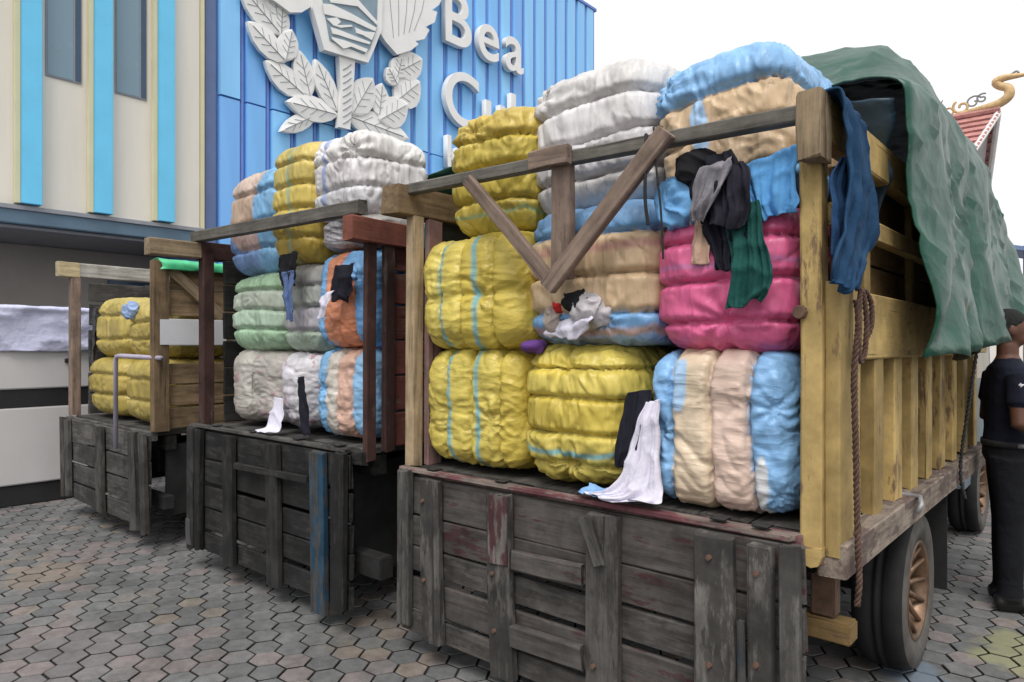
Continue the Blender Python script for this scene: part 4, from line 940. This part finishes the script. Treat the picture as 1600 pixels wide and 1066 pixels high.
# mouth of the torn middle bale
wad('garment', 'black garment spilling from the torn middle bale', 'garment', (-1.735, 2.43, 1.74), (.14, .12, .10), C_black, 16, GC)
wad('garment', 'white and grey garment spilling from the torn middle bale', 'garment', (-1.655, 2.42, 1.705), (.17, .13, .13), m_cloth('white_grey_cloth', hexc('b4afb2'), .3, 14), 17, GC)
wad('garment', 'small red garment spilling from the torn middle bale', 'garment', (-1.825, 2.42, 1.72), (.06, .08, .08), C_red, 18, GC)
wad('garment', 'pale checked garment under the red one at the torn bale', 'garment', (-1.86, 2.41, 1.67), (.10, .10, .13), m_cloth('check_cloth', hexc('a99c94'), .35, 22), 19, GC)
wad('garment', 'purple garment squeezed between yellow and torn blue bale', 'garment', (-1.97, 2.41, 1.545), (.10, .10, .05), C_purple, 20, GC, fold=2.2)
sheet('garment', 'white garment draped over the mouth of the torn bale', 'garment', [((-1.88, 2.40, 1.64), (-1.62, 2.38, 1.69)), ((-1.88, 2.385, 1.60), (-1.62, 2.36, 1.65)), ((-1.86, 2.40, 1.575), (-1.66, 2.38, 1.61))], C_white, 24, 18, 3, .012, 21, GC)
# black and white cloth between the floor bales
sheet('garment', 'black cloth hanging between yellow and blue cream floor bales', 'garment', [((-1.475, 2.40, 1.36), (-1.36, 2.38, 1.38)), ((-1.49, 2.38, 1.26), (-1.34, 2.36, 1.30)), ((-1.50, 2.37, 1.15), (-1.37, 2.35, 1.18)), ((-1.52, 2.38, 1.05), (-1.43, 2.36, 1.07))], C_navy, 22, 30, 2, .015, 22, GC)
sheet('garment', 'white cloth hanging beside blue bale and trailing on truck bed', 'garment', [((-1.37, 2.37, 1.33), (-1.31, 2.36, 1.34)), ((-1.40, 2.34, 1.22), (-1.31, 2.34, 1.24)), ((-1.43, 2.325, 1.10), (-1.29, 2.325, 1.10)), ((-1.47, 2.315, 1.02), (-1.27, 2.315, .99)), ((-1.52, 2.30, .975), (-1.28, 2.30, .958)), ((-1.60, 2.27, .968), (-1.36, 2.26, .962))], C_white, 26, 50, 2.6, .018, 23, GC, (0, -1, .3))
sheet('garment', 'pale blue rag lying flat on the nearest truck bed edge', 'garment', [((-1.63, 2.36, .985), (-1.50, 2.36, .985)), ((-1.64, 2.31, .975), (-1.50, 2.31, .975)), ((-1.62, 2.27, .968), (-1.48, 2.27, .966))], C_blue, 16, 16, 2, .006, 24, GC, (0, 0, 1), crease=.006)
# middle truck
sheet('garment', 'black garment poking out above the grey green striped bale', 'garment', [((-3.93, 2.32, 2.11), (-3.73, 2.32, 2.12)), ((-3.93, 2.31, 2.05), (-3.72, 2.31, 2.05)), ((-3.92, 2.31, 1.98), (-3.73, 2.31, 1.98)), ((-3.90, 2.31, 1.91), (-3.74, 2.31, 1.92))], C_black, 18, 20, 2.2, .02, 25, GC)
sheet('garment', 'slate blue sleeve hanging down in front of the striped bale', 'garment', [((-3.86, 2.31, 2.0), (-3.74, 2.31, 2.0)), ((-3.84, 2.30, 1.85), (-3.74, 2.30, 1.85)), ((-3.82, 2.31, 1.70), (-3.74, 2.31, 1.70))], m_cloth('slate_cloth', hexc('53658c')), 12, 24, 1.5, .012, 26, GC)
sheet('garment', 'dark garment hanging at the corner of the orange bale', 'garment', [((-3.33, 2.31, 2.0), (-3.15, 2.31, 2.0)), ((-3.34, 2.29, 1.93), (-3.14, 2.29, 1.93)), ((-3.34, 2.29, 1.86), (-3.15, 2.29, 1.86)), ((-3.32, 2.29, 1.79), (-3.16, 2.29, 1.80))], C_navy, 18, 22, 2.2, .022, 27, GC)
sheet('garment', 'white rag hanging from the corner of the orange bale', 'garment', [((-3.42, 2.29, 1.83), (-3.30, 2.29, 1.86)), ((-3.42, 2.28, 1.77), (-3.34, 2.28, 1.78)), ((-3.44, 2.28, 1.70), (-3.39, 2.28, 1.70))], C_white, 12, 20, 1.5, .01, 28, GC)
sheet('garment', 'black strip of cloth beside blue peach floor bale on middle truck', 'garment', [((-3.72, 2.32, 1.36), (-3.66, 2.32, 1.37)), ((-3.70, 2.31, 1.2), (-3.60, 2.31, 1.2)), ((-3.66, 2.30, 1.03), (-3.56, 2.30, 1.02))], C_navy, 12, 24, 1.5, .012, 29, GC)
sheet('garment', 'white rag trailing from the printed bale onto middle truck bed', 'garment', [((-4.0, 2.33, 1.22), (-3.92, 2.33, 1.22)), ((-4.02, 2.31, 1.12), (-3.89, 2.31, 1.12)), ((-4.04, 2.28, 1.04), (-3.87, 2.28, 1.03)), ((-4.06, 2.23, 1.022), (-3.88, 2.22, 1.02))], C_white, 18, 26, 2, .012, 30, GC, (0, -1, .3))
# farthest truck
wad('garment', 'blue and white rag sticking out of the upper yellow bale on farthest truck', 'garment', (-6.18, 2.28, 1.83), (.17, .10, .14), m_cloth('blue_white_rag', hexc('8fa4c8'), .35, 16), 31, GC)
sheet('garment', 'dark rag hanging inside left wall of the farthest truck', 'garment', [((-7.16, 2.33, 1.88), (-7.02, 2.31, 1.90)), ((-7.17, 2.32, 1.6), (-7.06, 2.30, 1.62)), ((-7.18, 2.32, 1.3), (-7.10, 2.30, 1.3))], m_cloth('dark_grey_cloth', hexc('4a4a50')), 12, 24, 2, .02, 32, GC)
sheet('tarpaulin', 'strip of bright green tarpaulin along top of farthest truck side', 'tarpaulin', [((-5.62, 2.22, 2.20), (-5.62, 3.6, 2.22)), ((-5.52, 2.22, 2.215), (-5.52, 3.6, 2.215)), ((-5.455, 2.22, 2.18), (-5.455, 3.6, 2.18)), ((-5.45, 2.22, 2.11), (-5.45, 3.6, 2.10))], m_tarp('bright_green_tarp', hexc('4fbf86')), 30, 12, 4, .006, 33, None, (1, 0, .3))

# tarpaulin over the nearest truck
T_green = m_tarp('green_tarp', hexc('14493a'), .36); T_navy = m_tarp('tarp_underside', hexc('2b4150'), .5)
def tarp_mesh():
    ny, ns = 90, 110; V = []
    ys = np.linspace(0, 1, ny + 1); sv = np.linspace(0, 1, ns + 1)
    for a in ys:
        y = 3.02 + a * 3.95
        rise = min(1., a / .16); rise = rise * rise * (3 - 2 * rise)
        fall = max(0., (a - .55) / .45)
        zt = 2.63 + .36 * rise - .55 * fall ** 1.7
        hem = 1.50 + .02 * math.sin(a * 30) if a < .34 else 1.50 + min(1, (a - .34) / .28) * .22 + .02 * math.sin(a * 22)
        hem = min(hem, zt - .25)
        out = -.60 + .035 * math.sin(a * 16) + .05 * (1 - rise) * 0
        prof = [(-2.90, 1.95), (-2.86, 2.30), (-2.74, zt - .14), (-2.2, zt), (-1.6, zt + .03), (-1.1, zt + .01), (-.83, zt - .02 * rise), (-.69, zt - .01 - .17 * rise), (out - .015, zt - .05 - .35 * rise), (out - .005, zt - .58), (out + .01, (zt + hem) / 2 - .1), (out + .035, hem + .18), (out + .05, hem)]
        pr = np.array(prof); dl = np.concatenate([[0], np.cumsum(np.linalg.norm(np.diff(pr, axis=0), axis=1))]); dl /= dl[-1]
        xs = np.interp(sv, dl, pr[:, 0]); zs = np.interp(sv, dl, pr[:, 1])
        for k in range(2): xs[1:-1] = (xs[:-2] + xs[1:-1] * 2 + xs[2:]) / 4; zs[1:-1] = (zs[:-2] + zs[1:-1] * 2 + zs[2:]) / 4
        yo = np.where(sv > .72, (sv - .72) * .30 * (1 - a), 0)
        V.append(np.stack([xs, y + yo, zs], 1))
    V = np.array(V)
    side = np.clip((sv - .66) / .1, 0, 1)[None, :] * np.ones((ny + 1, 1)); A = ys[:, None]
    Q = V.reshape(-1, 3)
    ph_ = noise(Q * .9).reshape(V.shape[:2]) * 7
    fold = ((np.abs(np.sin(V[:, :, 1] * 4.2 + 1.2 * np.sin(V[:, :, 2] * 2) + ph_ * .5)) - .5) * .085 + np.sin(V[:, :, 1] * 17 + V[:, :, 2] * 4 + ph_) * .010) * np.clip((sv - .68) / .3, 0, 1)[None]
    wv = np.stack([noise(Q * 2.0), noise(Q * 2.0 + 7), noise(Q * 2 + 19)], 1)
    cr = ((np.clip(ridged(Q * np.array([2.2, 3.0, 1.1]) + wv * 1.2), 0, 1) ** 7) * .022 + np.clip(ridged(Q * np.array([5., 6., 3.]) + wv * 2), 0, 1) ** 8 * .008 + noise(Q * 1.5) * .03).reshape(fold.shape)
    V[:, :, 0] += fold + cr * side
    V[:, :, 2] += cr * (1 - side) + np.where(A < .05, .0, 0)
    n = ns + 1
    F = [(j * n + i, j * n + i + 1, (j + 1) * n + i + 1, (j + 1) * n + i) for j in range(ny) for i in range(ns)]
    return V.reshape(-1, 3), F
V, F = tarp_mesh()
tarp = thing('tarpaulin', (-.6, 3.1, 1.5), 'big wrinkled green tarpaulin draped over load and side of the nearest truck', 'tarpaulin')
Vc, mw = recenter(V); o = obj('cover', mesh_from('cover', Vc, F, [T_green, T_navy], True), tarp, mw)
# make the green face point outwards
bmm = bmesh.new(); bmm.from_mesh(o.data); bmesh.ops.recalc_face_normals(bmm, faces=bmm.faces)
if sum(f.normal.z for f in bmm.faces) < 0: bmesh.ops.reverse_faces(bmm, faces=bmm.faces)
bmm.to_mesh(o.data); bmm.free()
md = o.modifiers.new('thick', 'SOLIDIFY'); md.thickness = .006; md.offset = -1; md.material_offset = 1
sheet('front_flap', None, None, [((-1.45, 3.06, 2.66), (-.66, 3.04, 2.52)), ((-1.45, 3.16, 2.5), (-.69, 3.14, 2.36)), ((-1.45, 3.22, 2.25), (-.70, 3.18, 2.2)), ((-1.45, 3.24, 2.05), (-.79, 3.2, 2.0))], T_navy, 40, 30, 2.5, .02, 41, None, (0, -1, 0), tarp)
sheet('tarpaulin', 'green tarpaulin bunched behind white bale on middle truck', 'tarpaulin', [((-4.9, 3.25, 2.1), (-4.9, 5.8, 2.1)), ((-4.75, 3.25, 2.55), (-4.75, 5.8, 2.5)), ((-4.0, 3.25, 2.68), (-4.0, 5.8, 2.6)), ((-3.2, 3.22, 2.72), (-3.2, 5.8, 2.6)), ((-2.99, 3.2, 2.5), (-2.99, 5.8, 2.4)), ((-2.96, 3.2, 2.22), (-2.96, 5.8, 2.2))], m_tarp('dull_green_tarp', hexc('4e7f70')), 60, 50, 5, .02, 42, None, (.3, 0, 1), crease=.03, csc=4)

# ropes and cords
def rope(name, label, pts, r, pitch=.05, mat=None, strands=3, grp=None):
    P = [Vector(p) for p in pts]; seg = [(P[i + 1] - P[i]).length for i in range(len(P) - 1)]; L = sum(seg); n = max(12, int(L / .009))
    path = []
    for k in range(n + 1):
        s = L * k / n; i = 0
        while i < len(seg) - 1 and s > seg[i]: s -= seg[i]; i += 1
        f = s / seg[i]; p0, p1, p2, p3 = P[max(i - 1, 0)], P[i], P[i + 1], P[min(i + 2, len(P) - 1)]
        path.append(.5 * ((2 * p1) + (-p0 + p2) * f + (2 * p0 - 5 * p1 + 4 * p2 - p3) * f * f + (-p0 + 3 * p1 - 3 * p2 + p3) * f ** 3))
    root = thing(name, path[-1], label, 'rope', grp)
    for q in range(strands):
        pts2 = []
        for k, p in enumerate(path):
            d = (path[min(k + 1, n)] - path[max(k - 1, 0)]).normalized(); a = d.cross(Vector((0, 1, .13))).normalized(); b = d.cross(a)
            t = 2 * math.pi * (q / strands + L * k / n / pitch); pts2.append(p + (a * math.cos(t) + b * math.sin(t)) * r)
        MB().tube(pts2, r * .85, 5).build('strand', mat or M['rope'], root, True)
    return root
rope('rope', 'brown twisted rope hanging down the yellow corner post', [(-.655, 2.50, 1.70), (-.645, 2.49, 1.62), (-.65, 2.46, 1.45), (-.645, 2.46, 1.2), (-.64, 2.455, 1.0), (-.635, 2.45, .86), (-.632, 2.448, .78), (-.640, 2.452, .70)], .0062, .06)
rope('rope', 'loops of brown rope coiled on the peg beside the yellow corner post', [(-.655, 2.50, 1.74), (-.64, 2.53, 1.72), (-.635, 2.55, 1.62), (-.64, 2.54, 1.52), (-.645, 2.50, 1.50), (-.64, 2.48, 1.58), (-.645, 2.52, 1.73), (-.63, 2.58, 1.70), (-.63, 2.59, 1.62), (-.64, 2.56, 1.57)], .0055, .05)
rope('rope', 'thin black cord hanging from the top bar of nearest truck', [(-1.30, 2.29, 2.36), (-1.285, 2.285, 2.2), (-1.275, 2.30, 2.05), (-1.27, 2.31, 1.87)], .005, 9., M['black_cord'], 1)
rope('rope', 'short black strap looped over the top bar beside the thin cord', [(-1.335, 2.29, 2.34), (-1.33, 2.28, 2.25), (-1.335, 2.285, 2.10), (-1.33, 2.30, 2.0)], .008, 9., M['black_cord'], 1)
rope('rope', 'black cord tying the tarpaulin down to the truck sill', [(-.56, 4.55, 1.66), (-.60, 4.5, 1.3), (-.64, 4.45, .9), (-.62, 4.45, .72)], .006, .05, M['black_cord'], 2)

# ================================================================== WHITE BOOTH at left
bo = thing('white_booth', (-8.5, 1.5, 0), 'white panelled booth with black band and black base at left edge', 'booth')
wp = m_plain('white_booth_panel', hexc('cdcac9'), .45, .04, 1.5, .03); bk = m_plain('black_booth_trim', (.025, .025, .027, 1), .5, .15, 4, .1)
bx('base', -9.0, -8.02, -2, 2.75, 0, .20, bk, bo, .01)
for k in range(3): bx('lower_panel', -9.0, -8.0, -2 + k * 1.585, -2 + k * 1.585 + 1.58, .205, .945, wp, bo, .012)
bx('band', -9.0, -8.015, -2, 2.75, .947, 1.125, bk, bo, .006)
for k in range(3): bx('upper_panel', -9.0, -8.0, -2 + k * 1.585, -2 + k * 1.585 + 1.58, 1.127, 1.55, wp, bo, .012)
bx('latch', -7.998, -7.97, 2.33, 2.39, 1.375, 1.42, bk, bo, .006)
sheet('white_sheet', 'pale lilac white sheet draped over top of the booth', 'sheet', [((-8.9, -2, 1.6), (-8.9, 2.72, 1.6)), ((-8.6, -2, 1.93), (-8.6, 2.72, 1.9)), ((-8.02, -2, 1.94), (-8.02, 2.72, 1.93)), ((-7.975, -2, 1.85), (-7.975, 2.72, 1.84)), ((-7.965, -2, 1.65), (-7.965, 2.72, 1.65)), ((-7.96, -2, 1.50), (-7.96, 2.72, 1.50))], C_lilac, 90, 40, 5, .012, 51, None, (1, 0, .2), crease=.03, csc=3.2)

# ================================================================== GABLED HALL far right
M['tile'] = m_plain('red_roof_tile', hexc('b58079'), .75, .25, 5, .3, rnd=True); M['gable'] = m_plain('grey_gable_boards', hexc('9b9494'), .8, .15, 3, .2)
M['verge'] = m_plain('white_verge', hexc('dedad8'), .6, .08, 4, .1); M['gold'] = m_plain('gold_finial', hexc('c9a878'), .55, .2, 6, .1); M['grey_iron'] = m_plain('grey_ornament', hexc('8d8b8b'), .6, .2, 6, .1)
hall = thing('gabled_hall', (-5.5, 24.2, 0), 'hall with red tiled gable roof and golden ridge ornament behind the tarpaulin', 'building')
A = Vector((-2.62, 24.2, 8.2)); B1 = Vector((-3.55, 20.2, 4.9)); B2 = Vector((-3.55, 28.2, 4.9)); back = Vector((-9, 0, 0))
bx('wall', -12.0, -4.6, 21.2, 27.2, 0, 5.2, m_plain('hall_wall', hexc('cfc6b6'), .8, .06, 2, .1), hall, .02)
MB().add([A + Vector((-.15, 0, -.18)), B1 + Vector((-.05, .3, 0)), B2 + Vector((-.05, -.3, 0)), A + Vector((-.4, 0, -.18)), B1 + Vector((-.35, .3, 0)), B2 + Vector((-.35, -.3, 0))], [(0, 1, 2), (3, 5, 4), (0, 3, 4, 1), (1, 4, 5, 2), (2, 5, 3, 0)]).build('gable', M['gable'], hall)
for sgn, Bf in ((0, B1), (1, B2)):
    n = 16
    for k in range(n):
        f0, f1 = k / n, (k + 1.12) / n
        p0, p1 = A.lerp(Bf, f0), A.lerp(Bf, min(f1, 1.02)); up = Vector((0, -.35 if sgn == 0 else .35, .42)).normalized()
        q0, q1 = p0 + up * .02, p1 + up * .09
        MB().add([q0, q1, q1 + back, q0 + back, q0 - up * .05, q1 - up * .06, q1 + back - up * .06, q0 + back - up * .05], [(0, 1, 2, 3), (4, 7, 6, 5), (0, 4, 5, 1), (1, 5, 6, 2), (2, 6, 7, 3), (3, 7, 4, 0)]).build('tile_course', M['tile'], hall)
    for k in range(26):
        c0, c1 = A.lerp(Bf, (k + .12) / 26), A.lerp(Bf, (k + .72) / 26); xo = Vector((.09, 0, .06))
        MB().tube([c0 + xo, c1 + xo], .04, 6).build('verge_tile', M['tile'], hall)
    MB().tube([A + Vector((.05, 0, .0)), Bf + Vector((.05, 0, .0))], .085, 8).build('verge_board', M['verge'], hall)
MB().tube([A + Vector((.1, 0, .12)), A + back + Vector((0, 0, .12))], .10, 8).build('ridge_cap', M['tile'], hall)
def fin(pts, r, mat):
    n_ = len(pts); rl = r if isinstance(r, list) else [r] * n_; q_, w_ = [], []
    if n_ < 12:
        for i in range(n_ - 1):
            p0, p1, p2, p3 = (Vector(pts[max(i - 1, 0)]), Vector(pts[i]), Vector(pts[i + 1]), Vector(pts[min(i + 2, n_ - 1)]))
            for f in (0, .25, .5, .75):
                q_.append(.5 * ((2 * p1) + (-p0 + p2) * f + (2 * p0 - 5 * p1 + 4 * p2 - p3) * f * f + (-p0 + 3 * p1 - 3 * p2 + p3) * f ** 3)); w_.append(rl[i] * (1 - f) + rl[i + 1] * f)
        q_.append(Vector(pts[-1])); w_.append(rl[-1]); pts, r = q_, w_
    return MB().tube([A + Vector((p[0] * .72, 0, p[1] * .66 + .05)) for p in pts], [q * .8 for q in r] if isinstance(r, list) else r * .8, 7).build('ridge_ornament', mat, hall, True)
fin([(-1.6, .18), (-.9, .24), (-.3, .28), (.15, .38), (.42, .62), (.40, .95), (.12, 1.12), (.0, 1.32), (.25, 1.42), (.7, 1.40), (1.2, 1.36)], [.03, .10, .14, .16, .17, .16, .14, .15, .13, .09, .03], M['gold'])
fin([(1.2, 1.36), (1.6, 1.4), (1.9, 1.55), (1.85, 1.72), (1.65, 1.68)], .025, M['grey_iron']); fin([(.4, 1.44), (.65, 1.6), (.75, 1.5)], .04, M['grey_iron'])
def swirl(cx, cz, r0, turns, ph, mat, r=.035): return fin([(cx + r0 * (1 - k / 30) * math.cos(ph + turns * 6.283 * k / 24), cz + r0 * (1 - k / 30) * math.sin(ph + turns * 6.283 * k / 24)) for k in range(25)], r, mat)
swirl(-.75, .62, .30, 1.1, .5, M['grey_iron']); swirl(-1.15, .52, .34, 1.2, 2.2, M['gold'], .05); swirl(-1.65, .42, .26, 1.1, 4, M['gold'], .04); swirl(-.45, .72, .22, 1.2, 1, M['grey_iron'])
for k in range(9):
    t = 2 * math.pi * k / 9; fin([(-2.35 + .16 * math.cos(t), .75 + .16 * math.sin(t)), (-2.35 + .42 * math.cos(t + .15), .75 + .42 * math.sin(t + .15)), (-2.35 + .60 * math.cos(t + .5), .75 + .52 * math.sin(t + .5))], [.05, .04, .015], M['grey_iron'])
fin([(-2.35 + .17 * math.cos(k * .5), .75 + .17 * math.sin(k * .5)) for k in range(14)], .05, M['grey_iron'])
# small blue canopy and yard wall beyond
cn = thing('blue_canopy', (-1.55, 17, 0), 'small slate blue canopy beyond the tarpaulin beside right edge', 'canopy')
bl_ = m_plain('canopy_blue', hexc('6f84a8'), .6, .1, 3, .1)
MB().add([(-4.2, 16, 4.15), (-1.05, 16.2, 3.35), (-1.05, 18.2, 3.35), (-4.2, 18, 4.15), (-4.2, 16, 4.07), (-1.05, 16.2, 3.27), (-1.05, 18.2, 3.27), (-4.2, 18, 4.07)], [(0, 1, 2, 3), (4, 7, 6, 5), (0, 4, 5, 1), (1, 5, 6, 2), (2, 6, 7, 3), (3, 7, 4, 0)]).build('roof', bl_, cn)
for x, y in ((-1.3, 16.4), (-1.3, 18.0), (-3.9, 16.3), (-3.9, 17.9)): MB().tube([(x, y, 0), (x, y, 3.45 if x > -2 else 4.05)], .05, 8).build('post', M['steel'], cn)
yw = thing('yard_wall', (8, 34, 0), 'low pale wall closing the far side of the yard', 'wall')
for k in range(14): bx('wall_panel', -14 + k * 3.2, -14 + k * 3.2 + 3.02, 34, 34.2, 0, 2.0, M['plaster'], yw, .02); bx('pillar', -14 + k * 3.2 + 3.025, -14 + k * 3.2 + 3.195, 33.95, 34.25, 0, 2.2, M['taupe'], yw, .02)

# ================================================================== PERSON
def person():
    bm = bmesh.new()
    def loft(secs, n=20):
        rings = []
        for (c, rx, ry, ax) in secs:
            ring = []
            for k in range(n):
                t = 2 * math.pi * k / n
                p = Vector(c) + ax[0] * (rx * math.cos(t)) + ax[1] * (ry * math.sin(t)); ring.append(bm.verts.new(p))
            rings.append(ring)
        for a, b in zip(rings, rings[1:]):
            for k in range(n): bm.faces.new((a[k], a[(k + 1) % n], b[(k + 1) % n], b[k]))
        bm.faces.new(rings[0][::-1]); bm.faces.new(rings[-1])
    XY = (Vector((1, 0, 0)), Vector((0, 1, 0)))
    loft([((0, 0, z), rx, ry, XY) for z, rx, ry in ((.84, .10, .15), (.90, .125, .172), (.98, .122, .165), (1.06, .115, .155), (1.16, .118, .165), (1.28, .125, .185), (1.36, .118, .195), (1.42, .095, .17), (1.455, .07, .10), (1.49, .056, .058), (1.56, .056, .056))])
    for s in (-1, 1):
        o = .02 * s
        loft([((o * k, s * y, z), r, r * .95, XY) for k, y, z, r in ((1, .10, .90, .105), (1, .10, .78, .097), (1, .10, .64, .082), (1, .10, .50, .071), (1, .10, .34, .070), (1, .10, .16, .064), (1, .10, .075, .066))])
        loft([((o + x, s * .105, z), rz_, ry, (Vector((0, 0, 1)), Vector((0, 1, 0)))) for x, z, rz_, ry in ((-.085, .055, .03, .03), (-.06, .055, .05, .042), (.02, .055, .052, .046), (.11, .042, .038, .05), (.17, .034, .028, .045), (.20, .03, .016, .025))], 14)
        sh_, el, wr = Vector((0, s * .19, 1.38)), Vector((-.03, s * .255, 1.11)), Vector((.19, s * .20, 1.03))
        pts = [(sh_, .072), (sh_.lerp(el, .35), .068), (sh_.lerp(el, .62), .066), (sh_.lerp(el, .66), .049), (el, .043), (el.lerp(wr, .3), .043), (el.lerp(wr, .75), .031), (wr, .027)]
        secs = []
        for i, (p, r) in enumerate(pts):
            d = (pts[min(i + 1, len(pts) - 1)][0] - pts[max(i - 1, 0)][0]).normalized(); a = d.cross(Vector((0, 1, 0))).normalized(); secs.append((p, r, r, (a, d.cross(a))))
        loft(secs, 16)
        d = (wr - el).normalized(); upv = Vector((0, 0, 1)); upv = (upv - d * upv.dot(d)).normalized(); sd_ = d.cross(upv)
        loft([(wr + d * t, a, b, (upv, sd_)) for t, a, b in ((-.01, .026, .02), (.03, .038, .017), (.07, .042, .016), (.095, .038, .013))], 12)
        for k in range(4):
            b0 = wr + d * .085 + upv * (.03 - .02 * k); ln = (.065, .075, .07, .055)[k]
            p1 = b0 + d * ln * .5 - sd_ * s * .004; p2 = b0 + d * ln * .85 + sd_ * (-s) * .022
            loft([(q, r, r, (upv, sd_)) for q, r in ((b0, .0095), (p1, .0088), (p2, .0065))], 8)
        b0 = wr + d * .03 + upv * .03; loft([(q, r, r, (d, sd_)) for q, r in ((b0, .013), (b0 + upv * .03 + d * .02, .011), (b0 + upv * .045 + d * .05, .008))], 8)
    def ball(c, r, seg=20):
        m = bmesh.ops.create_uvsphere(bm, u_segments=seg, v_segments=seg // 2 + 2, radius=1)
        for v in m['verts']: v.co = Vector((c[0] + v.co.x * r[0], c[1] + v.co.y * r[1], c[2] + v.co.z * r[2]))
    ball((.005, 0, 1.655), (.098, .077, .105)); ball((.04, 0, 1.60), (.062, .058, .06)); ball((.105, 0, 1.635), (.018, .013, .022), 10)
    for s in (-1, 1): ball((-.002, s * .079, 1.64), (.02, .010, .032), 10)
    ball((.088, 0, 1.585), (.018, .024, .010), 10)
    me = bpy.data.meshes.new('body'); bm.to_mesh(me); bm.free()
    t = bpy.data.objects.new('tmp', me); col.objects.link(t)
    md = t.modifiers.new('r', 'REMESH'); md.mode = 'VOXEL'; md.voxel_size = .009; md.use_smooth_shade = True
    m2 = t.modifiers.new('s', 'SMOOTH'); m2.factor = .5; m2.iterations = 3
    dg = bpy.context.evaluated_depsgraph_get(); out = bpy.data.meshes.new_from_object(t.evaluated_get(dg)); bpy.data.objects.remove(t)
    mats = [m_cloth('navy_uniform', hexc('181b28')), m_cloth('black_trousers', hexc('17181c')), m_plain('skin', hexc('5e3f32'), .55, .08, 12, .1), m_plain('black_shoe', (.012, .012, .012, 1), .35, .1, 6, .05)]
    out.materials.clear()
    for m in mats: out.materials.append(m)
    for p in out.polygons:
        c = p.center; p.use_smooth = True; i = 0
        r_ = abs(c.y)
        if c.z < .095: i = 3
        elif c.z < .955 and r_ < .20 and c.x < .15: i = 1
        elif c.z > 1.475: i = 2
        elif (r_ > .165 and c.z < 1.205) and not (r_ < .185 and abs(c.x) < .05 and c.z > 1.1 and c.x > .02): i = 2
        elif c.x > .14 and c.z < 1.2: i = 2
        p.material_index = i
    return out
root = thing('person', (-.49, 5.06, 0), 'person in dark navy uniform standing beside the nearest truck at right edge', 'person', None, R(24))
pmw = W[root.name]
obj('body', person(), root, pmw)
def pbuild(mb, name, mat):
    me = mesh_from(name, mb.V, mb.F, mat, True); b = bmesh.new(); b.from_mesh(me); bmesh.ops.recalc_face_normals(b, faces=b.faces); b.to_mesh(me); b.free(); return obj(name, me, root, pmw)
hq, hf = rcube(22); hd = hq / np.linalg.norm(hq, axis=1)[:, None]
keep = (hd[:, 2] > -.05 + .55 * np.clip(hd[:, 0], 0, 1)) | ((hd[:, 0] < -.12) & (hd[:, 2] > -.62))
HV = hd * np.array([.103, .082, .110]) + np.array([.002, 0, 1.66]) + noise(hd * 9)[:, None] * .004
mb = MB(); idx = {}; 
fs = [f for f in hf if all(keep[i] for i in f)]; used = sorted({i for f in fs for i in f}); mp_ = {i: k for k, i in enumerate(used)}
mb.add([HV[i] for i in used], [tuple(mp_[i] for i in f) for f in fs]); h_ = pbuild(mb, 'hair', m_plain('black_hair', (.008, .0075, .0075, 1), .85, .2, 40, .4))
sm = h_.modifiers.new('t', 'SOLIDIFY'); sm.thickness = .006
mb = MB().lathe([(.0, .955), (1, .957), (1.02, .975), (1, .992), (.0, .994)], (0, 0, 0), 'Z', 28); mb.V = [(x * .130, y * .174, z) for x, y, z in mb.V]; pbuild(mb, 'belt', M['black_cord'])
mb = MB().box(-.01, .05, -.181, -.176, .962, .986, .002); pbuild(mb, 'belt_clip', M['steel'])
mb = MB().box(-.035, .035, -.272, -.262, 1.28, 1.34, .006); pbuild(mb, 'sleeve_patch', m_plain('white_patch', hexc('d5d5d8'), .6, .1, 9, .05))
